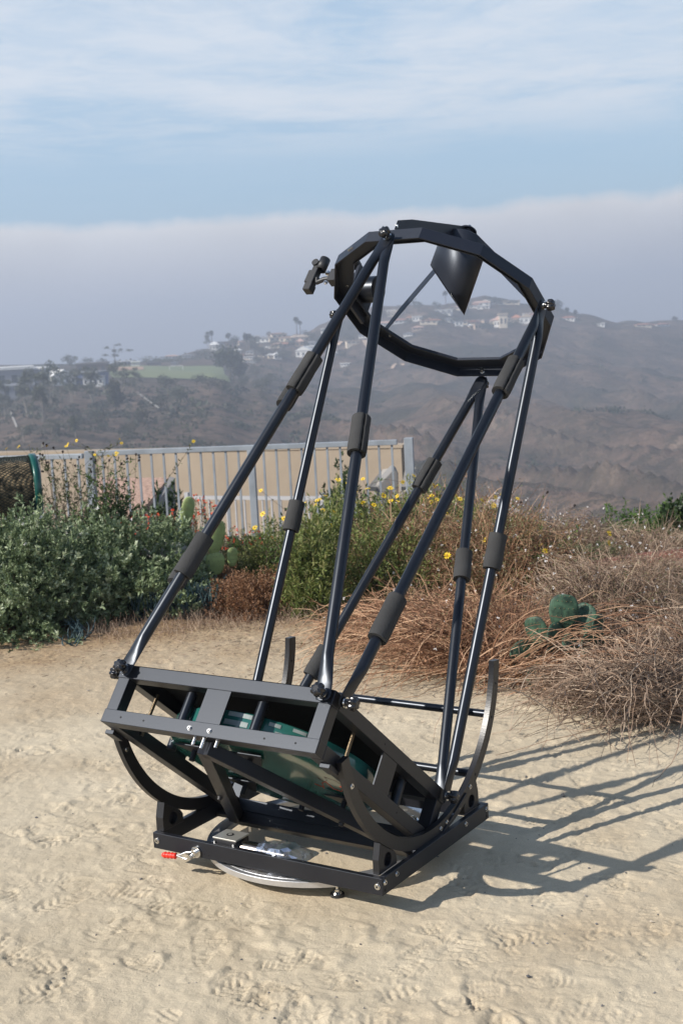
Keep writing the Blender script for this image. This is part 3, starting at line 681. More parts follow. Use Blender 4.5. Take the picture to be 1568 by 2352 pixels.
# fog bank lying on the sea behind the ridge
hn=WN(tc.outputs['Generated'],5,5,.5);hn2=WN(tc.outputs['Generated'],26,6,.6)
top=MATH('ADD',.0835,MATH('ADD',MATH('MULTIPLY',MATH('SUBTRACT',hn,.5),.022),MATH('MULTIPLY',MATH('SUBTRACT',hn2,.5),.016)))
ff=MATH('DIVIDE',MATH('SUBTRACT',top,Zc),.0085,cl=True)
ffs=RAMP(ff,[(0.,0.),(.5,.55),(1.,1.)])
fogc=RAMP(Zc,[(0.,(4.2,4.45,5.1)),(.040,(4.9,5.1,5.65)),(.066,(5.9,6.05,6.4)),(.086,(7.3,7.3,7.4))])
fm2=WN(tc.outputs['Generated'],9,4,.5)
fogd=N.new('ShaderNodeMix');fogd.data_type='RGBA';fogd.blend_type='MULTIPLY';fogd.inputs['Factor'].default_value=1;L.new(fogc,fogd.inputs['A']);L.new(RAMP(fm2,[(.35,.93),(.65,1.05)]),fogd.inputs['B'])
L.new(WMIX(ffs,withc,fogd.outputs['Result']),BG.inputs['Color'])
scn.view_settings.view_transform='Standard';scn.view_settings.look='None';scn.view_settings.gamma=1;scn.view_settings.exposure=0.30

hb_=MB();lo,hi=-150,75
hb_.box((CAM[0]-2600,CAM[1]-2600,lo),(5200,0,0),(0,5200,0),(0,0,hi-lo))
hm=bpy.data.materials.new('sea_haze');hm.use_nodes=True;hm.node_tree.nodes.clear();o_=hm.node_tree.nodes.new('ShaderNodeOutputMaterial');v_=hm.node_tree.nodes.new('ShaderNodeVolumePrincipled')
v_.inputs['Color'].default_value=(.79,.86,1,1);v_.inputs['Density'].default_value=.00078;v_.inputs['Anisotropy'].default_value=.2;hm.node_tree.links.new(v_.outputs[0],o_.inputs['Volume'])
tag(hb_.build('haze',hm),kind='stuff')

# ================================================================== LEAF AND TWIG TOOLS
def unit(a): return a/(np.linalg.norm(a,axis=-1,keepdims=True)+1e-9)
def rdir(n,rng): return unit(rng.normal(size=(n,3)))
def leaves(Pn,D,ln,wd_,rng,fold=.25,droop=.0):
    """rhombic two-facet leaves at points Pn, growing along D"""
    n=len(Pn);D=unit(D);s_=unit(np.cross(D,rdir(n,rng)));u_=np.cross(s_,D)
    ln=np.broadcast_to(ln,(n,))[:,None];wd_=np.broadcast_to(wd_,(n,))[:,None]
    a=Pn;b=Pn+D*ln*.5+s_*wd_*.5+u_*wd_*fold;c=Pn+D*ln-np.array([0,0,1])*ln*droop;d=Pn+D*ln*.5-s_*wd_*.5+u_*wd_*fold
    Vv=np.stack([a,b,c,d],1).reshape(-1,3);i=np.arange(n)*4
    return Vv,np.stack([np.stack([i,i+1,i+2],1),np.stack([i,i+2,i+3],1)],1).reshape(-1,3)
def joinVF(L_):
    Vs=[];Fs=[];o=0
    for v,f in L_: Vs.append(v);Fs.append(f+o);o+=len(v)
    return np.concatenate(Vs),np.concatenate(Fs)
def twigs(paths,r0,r1,nside=3):
    """paths (n,k,3) -> tapered thin stems, triangles"""
    n,k,_=paths.shape;T=np.gradient(paths,axis=1);T=unit(T);up=unit(np.cross(T,np.array([.31,.22,.93])));bi=np.cross(T,up)
    f=np.linspace(0,1,k)[None,:,None];r0=np.broadcast_to(r0,(n,))[:,None,None];r1=np.broadcast_to(r1,(n,))[:,None,None];rad=r0+(r1-r0)*f
    ring=[paths+rad*(math.cos(a)*up+math.sin(a)*bi) for a in np.linspace(0,2*PI,nside,endpoint=False)]
    Vv=np.stack(ring,2).reshape(-1,3)
    idx=np.arange(n*k*nside).reshape(n,k,nside);F=[]
    for j in range(nside):
        a=idx[:,:-1,j].ravel();b=idx[:,:-1,(j+1)%nside].ravel();c=idx[:,1:,(j+1)%nside].ravel();d=idx[:,1:,j].ravel();F.append(np.stack([a,b,c,d],1))
    return Vv,np.concatenate(F)
def arcs_from(base,tip,bend,k,rng,wob=.0):
    t=np.linspace(0,1,k)[None,:,None];p=base[:,None]*(1-t)+tip[:,None]*t
    p=p+bend[:,None]*(4*t*(1-t))
    if wob: p=p+np.cumsum(rng.normal(size=p.shape)*wob,axis=1)*t
    return p
G_SAGE=leafmat('grey_green_leaf',[(.042,.066,.032),(.125,.175,.080),(.27,.335,.18),(.52,.57,.40)],trans=.18)
G_GREEN=leafmat('fresh_green_leaf',[(.025,.06,.012),(.07,.14,.025),(.13,.22,.04)],trans=.3)
G_YG=leafmat('yellow_green_leaf',[(.05,.08,.018),(.12,.165,.04),(.22,.25,.075),(.30,.28,.12)],trans=.25)
G_DARK=leafmat('dark_green_leaf',[(.012,.03,.010),(.035,.065,.02),(.07,.11,.03)],trans=.2)
G_BROWN=leafmat('rusty_dry_leaf',[(.10,.045,.022),(.24,.12,.06),(.34,.20,.11)],trans=.15)
G_OLIVE=leafmat('olive_fuchsia_leaf',[(.07,.075,.03),(.14,.15,.07),(.22,.22,.13)],trans=.2)
G_DRYB=leafmat('buckwheat_leaf',[(.09,.06,.03),(.20,.13,.07),(.13,.15,.05),(.17,.17,.07),(.32,.23,.15)],trans=.1)
G_BLUE=leafmat('blue_chalk_leaf',[(.025,.055,.06),(.06,.105,.115)],trans=.05)
TW_RED=leafmat('reddish_dry_stem',[(.11,.05,.028),(.30,.155,.085),(.56,.37,.23)],trans=0,rough=.7)
TW_GREY=leafmat('grey_dry_stem',[(.10,.06,.042),(.26,.175,.12),(.45,.35,.26)],trans=0,rough=.75)
TW_WOOD=leafmat('woody_stem',[(.045,.03,.022),(.12,.085,.06)],trans=0,rough=.8)
PETY=mat('yellow_petal',(.80,.55,.01),.6);PETR=mat('scarlet_petal',(.62,.08,.03),.6);PETW=mat('white_flower',(.75,.72,.70),.7);SEED=mat('dark_seed_head',(.02,.013,.012),.8)
def gz(px,py,d):  # ground position under a pixel column at a distance
    p=at(px,py,d);return np.array([p[0],p[1],hz(p[0],p[1])])
def ht(c,px,py,d,k=.95): # height that brings the top of a plant at c to the pixel row
    return max(.08,(at(px,py,d)[2]-c[2])*k)
R3=RX.copy();R3[2]=0;R3/=np.linalg.norm(R3);F3=FX.copy();F3[2]=0;F3/=np.linalg.norm(F3);Z3=np.array([0,0,1.])

def blobpts(n,rx,ry,h,rng,shell=.35,lump=.18,seed=0):
    """points through an uneven mound: x to the right, y away, z up"""
    d=rdir(n,rng);d[:,2]=np.abs(d[:,2])*1.0
    rad=rng.uniform(shell,1,n)**.5
    lum=1+lump*3.2*fbm(d[:,0]*2.3+seed,d[:,1]*2.3+d[:,2]*2.1,3,seed)
    lum=lum+1.5*np.minimum(fbm(d[:,0]*7+seed*3,d[:,1]*7+d[:,2]*6,2,seed+40),.02)
    q=d*(rad*lum)[:,None];return q*np.array([rx,ry,h]),d
def bush(name,label,cat,c,rx,ry,h,nshoot,nleaf,ln,wd_,mt,seed,stemmat=TW_WOOD,shootlen=.10,group=None,lift=.0,spread=.8,nst=60,shell=.25,lump=.18,flower=None,upb=.35,droop=0):
    rng=np.random.default_rng(seed);t=thing(name,c,label,cat,group)
    q,d=blobpts(nshoot,rx,ry,h,rng,shell,lump,seed)
    tips=c+q[:,0:1]*R3+q[:,1:2]*F3+q[:,2:3]*Z3+Z3*lift
    out=unit(d[:,0:1]*R3+d[:,1:2]*F3+d[:,2:3]*Z3+Z3*upb+rng.normal(size=(nshoot,3))*.25)
    f=rng.uniform(0,1,(nshoot,nleaf))**.8
    base=tips[:,None]-out[:,None]*shootlen*(1-f[...,None])
    D=out[:,None]*(.35+.9*f[...,None])+rng.normal(size=(nshoot,nleaf,3))*spread
    Lf=ln*rng.uniform(.6,1.25,(nshoot,nleaf))
    Vv,F=leaves(base.reshape(-1,3),D.reshape(-1,3),Lf.ravel(),(Lf*wd_/ln).ravel(),rng,droop=droop)
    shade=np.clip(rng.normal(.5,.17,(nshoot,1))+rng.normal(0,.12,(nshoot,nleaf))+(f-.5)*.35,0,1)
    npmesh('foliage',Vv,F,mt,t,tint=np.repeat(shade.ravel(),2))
    # woody stems
    k=rng.choice(nshoot,min(nst,nshoot),replace=False);b0=c+rng.normal(size=(len(k),3))*np.array([.05,.05,0])*max(rx,.3)
    b0[:,2]=c[2]-.02;pp=arcs_from(b0,tips[k]-out[k]*shootlen*.4,rng.normal(size=(len(k),3))*.05*h+Z3*h*-.05,7,rng)
    vs,fs=twigs(pp,.004+.004*rng.random(len(k)),.0012);npmesh('stems',vs,fs,stemmat,t,tint=np.tile(rng.random(len(k)).repeat(6),3))
    if flower:
        fm_,nf,sz,nm=flower;top=np.argsort(-(tips[:,2]+rng.normal(size=nshoot)*.42*h))[:nf];fp=tips[top]+out[top]*sz*.6
        n_=6
        for q_,o_2 in zip(fp[:95],out[top]):
            V2,F2=leaves(np.repeat(q_[None],n_,0),rdir(n_,rng)+o_2*.5,sz,sz*.5,rng);npmesh(nm[:-1],V2,F2,fm_,t)
        if len(fp)>95:
            V2,F2=leaves(np.repeat(fp[95:],n_,0),rdir((nf-95)*n_,rng),sz,sz*.5,rng);tag(npmesh(nm,V2,F2,fm_,t),kind='stuff')
    return t,tips,out
def daisy(parent,p,up,sz,rng,head=True):
    up=up/np.linalg.norm(up);a=np.cross(up,(.2,.9,.1));a/=np.linalg.norm(a);b=np.cross(up,a);mb=MB();n=9
    for i in range(n):
        t=2*PI*i/n+rng.uniform(-.12,.12);d=math.cos(t)*a+math.sin(t)*b;s_=math.cos(t+PI/2)*a+math.sin(t+PI/2)*b;l=sz*rng.uniform(.85,1.1)
        mb.add([p+d*sz*.15,p+d*l*.6+s_*sz*.19+up*sz*.08,p+d*l+up*sz*rng.uniform(-.1,.15),p+d*l*.6-s_*sz*.19+up*sz*.08],[(0,1,2,3)])
    mb.tube(p-up*sz*.05,p+up*sz*.12,sz*.26,sz*.2,n=8,mi=1);return mb.build('yellow_flower',[PETY,CENTRE],parent,fix=False)
CENTRE=mat('flower_centre',(.35,.16,.01),.8)
def stalkplant(name,label,cat,c,rx,ry,h,nst,seed,mt=TW_WOOD,leafm=None,nleaf=10,ln=.03,flowers=0,heads=0,group=None,fsz=.016,dot=0,rad=.002,lean=(0,0),bend=.15,k=7):
    rng=np.random.default_rng(seed);t=thing(name,c,label,cat,group)
    b0=c+R3*rng.normal(0,.22*rx,(nst,1))+F3*rng.normal(0,.22*ry,(nst,1));b0[:,2]=c[2]-.02
    e=b0+R3*rng.normal(lean[0],.55*rx,(nst,1))+F3*rng.normal(lean[1],.5*ry,(nst,1))+Z3*h*rng.uniform(.45,1.05,(nst,1))
    pp=arcs_from(b0,e,rng.normal(size=(nst,3))*bend*h,k,rng,wob=.006*h)
    vs,fs=twigs(pp,rad*1.5,rad*.6);npmesh('stems',vs,fs,mt,t,tint=np.tile(rng.random(nst).repeat(k-1),3))
    ends=pp[:,-1];dirs=unit(pp[:,-1]-pp[:,-3])
    if leafm and nleaf:
        f=rng.uniform(.25,.95,(nst,nleaf));ii=np.clip((f*(k-1)).astype(int),0,k-2);fr=f*(k-1)-ii
        ar=np.arange(nst)[:,None];pt=pp[ar,ii]*(1-fr[...,None])+pp[ar,ii+1]*fr[...,None]
        Vv,F=leaves(pt.reshape(-1,3),rdir(nst*nleaf,rng)+Z3*.5,ln*rng.uniform(.6,1.3,nst*nleaf),ln*.34,rng)
        npmesh('foliage',Vv,F,leafm,t,tint=np.repeat(rng.random(nst*nleaf),2))
    order=np.argsort(-ends[:,2])
    for i in order[:flowers]: daisy(t,ends[i],dirs[i]-F3*.6+R3*rng.normal()*.3,fsz*rng.uniform(.8,1.2),rng)
    if heads:
        for i in order[flowers:flowers+heads]: mb=MB();mb.tube(ends[i]-dirs[i]*.008,ends[i]+dirs[i]*.009,.006,.009,n=7);mb.build('seed_head',SEED,t)
    if dot:
        j=rng.integers(0,nst,dot);f=rng.integers(k//2,k,dot);p_=pp[j,f]+rng.normal(size=(dot,3))*.02
        Vv,F=leaves(np.repeat(p_,5,0),rdir(dot*5,rng),.0085,.007,rng);tag(npmesh('white_flower_heads',Vv,F,PETW,t),kind='stuff')
    return t

# ------------------------------------------------------------------ near planting
c=gz(40,1430,7.75);bush('rosemary_bush','largest grey-green bush, at the left picture edge, reaching down onto the sand','bush',c,.66,.75,ht(c,40,1140,7.75),4300,16,.028,.0115,G_SAGE,1,shootlen=.055,spread=.6,shell=.25,lump=.22,nst=150,flower=(PETW,26,.016,'white_flowers'))
c=gz(300,1400,7.9);bush('rosemary_bush','rounded grey-green bush just right of the largest one, with a dark hollow at its foot','bush',c,.60,.62,ht(c,300,1215,7.9),3600,16,.028,.0115,G_SAGE,2,shootlen=.055,spread=.6,shell=.25,lump=.24,nst=150,flower=(PETW,9,.015,'white_flowers'),lift=.06)
c=gz(140,1380,8.6);bush('rosemary_bush','grey-green bush filling the gap behind the two front ones, below the yellow daisies','bush',c,.60,.5,ht(c,140,1165,8.6),2400,16,.028,.0115,G_SAGE,3,shootlen=.055,spread=.6,shell=.3,lump=.2,nst=80,flower=(PETW,14,.016,'white_flowers'))
c=gz(405,1400,7.95);bush('rosemary_bush','smallest grey-green bush, right of the hollow one and above the blue-green succulents','bush',c,.36,.4,ht(c,405,1290,7.95),1300,16,.028,.0115,G_SAGE,4,shootlen=.055,spread=.6,shell=.25,lump=.25,nst=80)
# blue chalk fingers
def fingers(c,n,rx,h,seed,label):
    rng=np.random.default_rng(seed);t=thing('succulent_clump',c,label,'succulent')
    b=c+R3*rng.uniform(-rx,rx,(n,1))+F3*rng.uniform(-.2,.2,(n,1));e=b+rng.normal(size=(n,3))*np.array([.035,.035,0])+Z3*h*rng.uniform(.5,1,(n,1))
    vs,fs=twigs(arcs_from(b,e,rng.normal(size=(n,3))*.01,5,rng),.006,.002,5);npmesh('leaf_fingers',vs,fs,G_BLUE,t,tint=np.tile(rng.random(n).repeat(4),5))
fingers(gz(415,1455,7.62),420,.24,.19,5,'blue-green clump of finger-like succulent leaves in the shade right of the grey-green bushes')
fingers(gz(180,1475,7.15),26,.045,.11,6,'tiny blue-green succulent sprig on the sand at the foot of the grey-green bushes')
c=gz(590,1430,7.5);bush('dry_shrub','low rounded rusty brown shrub of fine dry leaves behind the left poles','shrub',c,.33,.38,ht(c,590,1300,7.5),2200,12,.019,.0065,G_BROWN,8,shootlen=.07,spread=.7,nst=220,stemmat=TW_RED,shell=.12,lump=.2)
c=gz(495,1420,8.3);bush('dry_shrub','second rusty brown shrub, smaller, tucked behind the blue-green succulents','shrub',c,.28,.3,ht(c,495,1290,8.3),1100,12,.019,.0065,G_BROWN,9,shootlen=.06,nst=100,stemmat=TW_RED)
for i,(px,d,rx,h,lab) in enumerate(((345,9.0,.42,.82,'left mound of scarlet-flowered fuchsia in front of the fence, beside the grey-green bushes'),(455,8.8,.38,.72,'middle mound of scarlet-flowered fuchsia in front of the fence, around the pale cactus'),(590,9.0,.34,.60,'right mound of orange-tinged fuchsia above the rusty brown shrub'))):
    c=gz(px,1350,d);bush('fuchsia_plant',lab,'flowering plant',c,rx,.4,ht(c,px,(1168,1158,1215)[i],d),1700,10,.021,.006,G_OLIVE,20+i,shootlen=.11,spread=.55,nst=160,lump=.22,flower=(PETR,(150,130,40)[i],.020,'scarlet_flowers'),stemmat=TW_RED,upb=.9)
c=gz(715,1430,7.4);t,tips,out=bush('leafy_shrub','bright green leafy shrub behind the middle of the telescope, with yellow daisies','shrub',c,.21,.30,ht(c,715,1155,7.4),1200,9,.034,.010,G_YG,30,shootlen=.13,spread=.6,nst=120,lump=.2,upb=.8)
c=gz(800,1400,8.2);bush('leafy_shrub','taller green shrub directly behind the two middle poles, mixed with dry stems','shrub',c,.38,.4,ht(c,800,1095,8.2),2000,9,.034,.010,G_YG,31,shootlen=.13,spread=.6,nst=120,lump=.25,upb=.8)
c=gz(960,1350,8.8);bush('leafy_shrub','olive green shrub standing between the middle and right poles above the dry stems','shrub',c,.55,.45,ht(c,960,1105,8.8),2300,9,.030,.009,G_YG,32,shootlen=.12,spread=.6,nst=120,lump=.25,upb=.8)
c=gz(1190,1380,7.9);bush('leafy_shrub','dark green shrub growing through the dry stems right of the rightmost pole','shrub',c,.40,.40,ht(c,1190,1185,7.9),1500,9,.028,.009,G_YG,33,shootlen=.11,spread=.7,nst=90,lump=.25)
c=gz(1085,1350,8.3);bush('leafy_shrub','olive shrub flecked with dry stems between the two right-hand poles','shrub',c,.45,.42,ht(c,1085,1135,8.3),2000,9,.026,.009,G_YG,34,shootlen=.12,spread=.7,nst=120,lump=.28,upb=.8)
c=gz(900,1350,7.7);bush('leafy_shrub','green and brown shrub low between the crossing middle poles','shrub',c,.42,.4,ht(c,900,1165,7.7),1700,9,.026,.009,G_YG,35,shootlen=.12,spread=.7,nst=120,lump=.28,upb=.8)
for px,d,tp,rx,lab in ((640,8.9,1190,.34,'small yellow-green shrub in front of the middle fence post'),(1300,8.6,1225,.5,'yellow-green brush above the dark cactus'),(1440,9.6,1215,.5,'olive brush before the far green shrubs, left part'),(1545,9.4,1215,.4,'olive brush before the far green shrubs, at the right picture edge')):
    c=gz(px,1350,d);bush('leafy_shrub',lab,'shrub',c,rx,.4,ht(c,px,tp,d),1300,9,.024,.008,G_YG if px<1000 else G_OLIVE,int(px),shootlen=.12,spread=.7,nst=160,lump=.3,upb=.8,stemmat=TW_GREY)
# daisies
for (px,d,w,h,nf,nl,sd_,lab) in ((150,10.2,.50,1005,9,34,41,'straggly bush sunflower with dark seed heads rising above the left fence panel'),(245,10.0,.30,1022,5,36,42,'leafy bush sunflower in front of the first fence post, two blooms at rail height'),(45,10.3,.4,1005,4,8,43,'bush sunflower with many dark seed heads behind the green tumbler'),
        (720,8.4,.40,1150,14,8,44,'yellow daisy plant among the green shrubs left of the middle poles'),(860,8.6,.50,1085,24,14,45,'yellow daisy plant in front of the fence end post'),(1010,8.7,.55,1120,22,14,46,'yellow daisy plant between the two right pole pairs'),(1180,7.6,.45,1215,14,12,47,'yellow daisy plant right of the rightmost pole'),(1375,8.0,.35,1315,5,6,48,'sparse yellow daisy plant in the grey dry scrub at right')):
    heads=(26,8,26,8,8,8,5,3)[(sd_-41)]
    stalkplant('daisy_plant',lab,'flowering plant',gz(px,1350,d),w,.35,ht(gz(px,1350,d),px,h,d,.93),(80,60,60,60,70,70,50,24)[sd_-41],sd_,leafm=G_GREEN if sd_!=41 else G_OLIVE,nleaf=nl,ln=.034,flowers=nf,heads=heads,fsz=.021 if d<9.5 else .016,rad=.0018)
# big dry buckwheat: arching stems that sweep down to the sand
def sweep(label,c,rx,ry,top,n,seed,mt,dirx,leafm=None,dots=0,rad=.0021,low=.0,k=9,name='buckwheat_shrub',nl=4,ln=.013):
    rng=np.random.default_rng(seed);t=thing(name,c,label,'shrub');px_,d_=top[0],math.hypot(*(c-CAM)[:2]);h=ht(c,px_,top[1],d_,1.08)
    a=rng.uniform(0,2*PI,n);rr=np.sqrt(rng.uniform(0,1,n))
    b0=c+R3*(rng.normal(0,.16*rx,(n,1)))+F3*rng.normal(0,.2*ry,(n,1));b0[:,2]=c[2]-.01
    ex=np.cos(a)*rr*rx+dirx*rx*rng.uniform(0,1,n);ey=np.sin(a)*rr*ry
    hz_=h*np.sqrt(np.clip(1.05-(rr*.93)**2,0.02,1))*rng.uniform(.30,1.08,n)*(1+1.1*fbm(ex*3.1/rx+seed,ey*3.1/ry,3,seed))
    e=c+R3*ex[:,None]+F3*ey[:,None]+Z3*hz_[:,None]
    bend=Z3*(h*.22*rng.uniform(-.1,1,(n,1)))+rng.normal(size=(n,3))*.075
    pp=arcs_from(b0,e,bend,k,rng,wob=.0085)
    vs,fs=twigs(pp,rad*rng.uniform(.7,1.4,n),rad*.5);npmesh('stems',vs,fs,mt,t,tint=np.tile(np.clip(rng.normal(.5,.25,n),0,1).repeat(k-1),3))
    # side twigs
    m_=n*2;j=rng.integers(0,n,m_);f=rng.integers(3,k,m_);p0=pp[j,f];e2=p0+unit(pp[j,f]-pp[j,f-2]+rng.normal(size=(m_,3))*.02)*rng.uniform(.04,.13,(m_,1))+rng.normal(size=(m_,3))*.018
    p2=arcs_from(p0,e2,rng.normal(size=(m_,3))*.006,4,rng);vs,fs=twigs(p2,rad*.6,rad*.35);npmesh('side_twigs',vs,fs,mt,t,tint=np.tile(rng.random(m_).repeat(3),3))
    if leafm:
        q=n*nl;j=rng.integers(0,n,q);f=rng.integers(k//3,k,q);p_=pp[j,f]+rng.normal(size=(q,3))*.015
        Vv,F=leaves(p_,rdir(q,rng)+Z3*.2,ln*rng.uniform(.6,1.3,q),ln*.4,rng);npmesh('foliage',Vv,F,leafm,t,tint=np.repeat(rng.random(q),2))
    if dots:
        j=rng.integers(0,m_,dots);p_=p2[j,-1];Vv,F=leaves(np.repeat(p_,6,0),rdir(dots*6,rng),.009,.007,rng);tag(npmesh('white_flower_heads',Vv,F,PETW,t),kind='stuff')
    return t
sweep('low fan of reddish dry stems spilling onto sand between the middle poles',gz(970,1460,6.45),.42,.45,(960,1400),900,61,TW_RED,-.55,G_DRYB,40,nl=3)
sweep('reddish dry stems sweeping down to the sand behind the right truss poles',gz(1125,1500,6.05),.46,.42,(1120,1380),1100,62,TW_RED,-.35,G_DRYB,50,nl=3)
sweep('reddish dry stems in front of the dark cactus pads, right of the tall curved bearing',gz(1245,1540,5.72),.34,.32,(1245,1500),420,63,TW_RED,.1,G_DRYB,10,nl=2)
sweep('brown leafy dry mound with white seed heads, behind the middle and right poles',gz(985,1380,7.9),.55,.5,(985,1185),1300,64,TW_RED,0,G_DRYB,170,nl=22,ln=.017)
sweep('brown dry mound with white seed heads behind the rightmost pole',gz(1160,1380,7.6),.5,.5,(1160,1205),1200,65,TW_RED,.1,G_DRYB,150,nl=20,ln=.017)
sweep('far brown mound dotted white, just below the valley, right of the fence end',gz(1060,1300,9.3),.6,.55,(1060,1150),1000,66,TW_RED,0,G_DRYB,170,nl=18,ln=.017)
sweep('far right-hand brown mound dotted white, on the skyline of the yard',gz(1290,1300,9.2),.65,.6,(1290,1215),1000,67,TW_GREY,0,G_DRYB,150,nl=8)
sweep('grey tangle of bare dry stems filling the lower right of the planting',gz(1440,1560,5.30),.38,.40,(1440,1525),900,68,TW_GREY,.1,None,15,rad=.0024)
sweep('grey bare-stemmed bush at the right picture edge',gz(1550,1480,5.75),.30,.45,(1550,1450),800,69,TW_GREY,.1,G_DRYB,25,rad=.0024,nl=2)
sweep('greyish dry bush between the dark cactus and the red soil strip',gz(1400,1420,6.5),.46,.45,(1400,1300),1000,70,TW_GREY,0,G_DRYB,90,nl=5)
sweep('greyish dry bush with white heads in front of the far green shrubs at right',gz(1500,1340,8.9),.55,.5,(1500,1250),900,71,TW_GREY,0,G_DRYB,110,nl=6)
def hay(label,c,n,seed,a0,a1,l0,l1,mt,zmax=.22,rad=.0021):
    rng=np.random.default_rng(seed);t=thing('dry_stem_fan',c,label,'dry stems')
    a=rng.uniform(a0,a1,n);l=rng.uniform(l0,l1,n);b=c+R3*rng.normal(0,.12,(n,1))+F3*rng.normal(0,.10,(n,1))+Z3*rng.uniform(0,.10,(n,1))
    e=b+R3*(np.cos(a)*l)[:,None]+F3*(np.sin(a)*l)[:,None];e[:,2]=c[2]+rng.uniform(.0,zmax,n)**1.2
    pp=arcs_from(b,e,Z3*rng.uniform(.02,.17,(n,1))+rng.normal(size=(n,3))*np.array([.09,.09,.02]),12,rng,wob=.008);pp[...,2]=np.maximum(pp[...,2],c[2]+.004)
    vs,fs=twigs(pp,rad*rng.uniform(.7,1.5,n),rad*.5);npmesh('stems',vs,fs,mt,t,tint=np.tile(np.clip(rng.normal(.6,.25,n),0,1).repeat(11),3))
hay('long bent tan stems fanning left over the sand behind the two right pole pairs',gz(1085,1500,5.85),260,101,1.9,4.0,.3,.78,TW_RED)
hay('long bent reddish stems trailing right along the sand edge in front of the cactus',gz(1170,1500,5.6),240,102,-.7,1.6,.35,.85,TW_RED,zmax=.3)
hay('long bent pale stems lying in front of the grey bush at the right edge',gz(1500,1560,5.1),220,103,1.2,4.6,.25,.7,TW_GREY,zmax=.2)
for i,(px,d,h,lab) in enumerate(((1130,8.9,.98,'spray of tall thin reddish stalks rising against the valley between the two right poles'),(1420,9.2,1.0,'tall bare stalks rising against the valley right of the poles'),(1500,8.6,.86,'bare forked stalks rising beside the far green shrub'))):
    stalkplant('dry_stalks',lab,'dry plant',gz(px,1300,d),.35,.3,ht(gz(px,1300,d),px,(1095,1125,1140)[i],d,.93),(34,16,14)[i],80+i,mt=TW_RED if i==0 else TW_GREY,flowers=0,dot=(60,14,10)[i],rad=.0017,bend=.09)
# prickly pears
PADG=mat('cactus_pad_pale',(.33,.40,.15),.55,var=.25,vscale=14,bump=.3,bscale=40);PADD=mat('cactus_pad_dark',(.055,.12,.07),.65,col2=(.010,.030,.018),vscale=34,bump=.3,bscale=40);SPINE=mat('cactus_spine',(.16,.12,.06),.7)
def pad(t,p,up,nrm_,h,w,th,mt,spines=True):
    up=unit(np.array(up,float));nrm_=np.array(nrm_,float);nrm_=unit(nrm_-up*(nrm_@up));sd=np.cross(up,nrm_);mb=MB();rings=[];n=22
    for k in range(11):
        f=k/10;ph=PI*f;z=h*(1-math.cos(ph))/2;ww=w/2*math.sin(ph)**.75*(.8+.3*f)+.002;tt=th/2*math.sin(ph)**.6+.001
        rings.append([p+up*z+sd*ww*math.cos(a)+nrm_*tt*math.sin(a) for a in np.linspace(0,2*PI,n,endpoint=False)])
    mb.loft(rings);o=mb.build('cactus_pad',mt,t)
    if spines:
        s_=MB()
        for k in range(1,7):
            for j in range(-3,4):
                f=k/7;ww=w/2*math.sin(PI*f)**.75*(.8+.3*f);x=j*w*.15+(k%2)*w*.07
                if abs(x)<ww*.85:
                    for sg in(-1,1):
                        q=p+up*h*(1-math.cos(PI*f))/2+sd*x+nrm_*sg*th/2*.92*math.sin(PI*f)**.6*math.sqrt(max(0,1-(x/ww)**2));s_.tube(q,q+nrm_*sg*.006,.0025,.0008,n=5)
        if s_.f: s_.build('spines',SPINE,o)
    return o
def cactus(label,c,spec,mt,sp=True,sc=1):
    t=thing('prickly_pear',c,label,'cactus')
    for (x,z,y,h,w,lean,turn) in [[v*sc for v in q[:5]]+list(q[5:]) for q in spec]:
        p=c+R3*x+Z3*z+F3*y;pad(t,p,Z3+R3*lean,-F3+R3*turn,h,w,.02,mt,sp)
    return t
c=gz(430,1300,8.5);zc=at(430,1215,8.5)[2]-c[2];cactus('pale prickly pear with one tall upright pad against the railing',c,[(-.02,zc-.18,0,.20,.11,.10,.3),(.0,zc,0,.21,.085,.22,.4),(-.10,zc-.15,.02,.18,.14,-.2,.3)],PADG)
c=gz(507,1310,8.1);zc=at(507,1290,8.1)[2]-c[2];cactus('pale green prickly pear with narrow pads beside the long front poles',c,[(-.03,zc-.08,0,.14,.12,.0,.3),(-.04,zc+.04,0,.22,.10,.25,.4),(.07,zc-.04,.03,.12,.07,.05,.5)],PADG)
c=gz(560,1300,9.0);zc=at(560,1275,9.0)[2]-c[2];cactus('darker green prickly pear half hidden behind the fuchsia, right of the narrow-padded one',c,[(.0,zc-.1,0,.14,.11,.0,.6),(.07,zc,.03,.13,.10,.3,.9),(-.04,zc+.02,.0,.12,.10,-.3,-.5)],mat('cactus_pad_green',(.12,.24,.06),.55,var=.3,vscale=14))
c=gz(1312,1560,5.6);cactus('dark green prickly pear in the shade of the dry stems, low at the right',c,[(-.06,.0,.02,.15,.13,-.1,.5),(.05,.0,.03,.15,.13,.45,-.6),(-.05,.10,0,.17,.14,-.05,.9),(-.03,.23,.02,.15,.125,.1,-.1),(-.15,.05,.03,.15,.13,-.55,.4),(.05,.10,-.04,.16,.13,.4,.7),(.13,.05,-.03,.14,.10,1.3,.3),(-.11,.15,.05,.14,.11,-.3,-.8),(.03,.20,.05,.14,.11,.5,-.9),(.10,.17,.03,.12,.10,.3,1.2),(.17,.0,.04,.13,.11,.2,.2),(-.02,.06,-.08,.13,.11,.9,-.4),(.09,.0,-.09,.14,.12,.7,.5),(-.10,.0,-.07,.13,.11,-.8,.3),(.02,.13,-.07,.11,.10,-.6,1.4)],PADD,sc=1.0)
rng=np.random.default_rng(3)
c=gz(1375,1280,10.6);zc=at(1375,1285,10.6)[2]-c[2];cactus('clump of many small pale prickly pear pads below the far green shrubs',c,[(x,zc-.04+rng.uniform(-.06,.06),rng.uniform(-.1,.1),.085,.065,rng.uniform(-.5,.5),rng.uniform(-.5,.5)) for x in np.linspace(-.32,.32,18)],PADG,False)
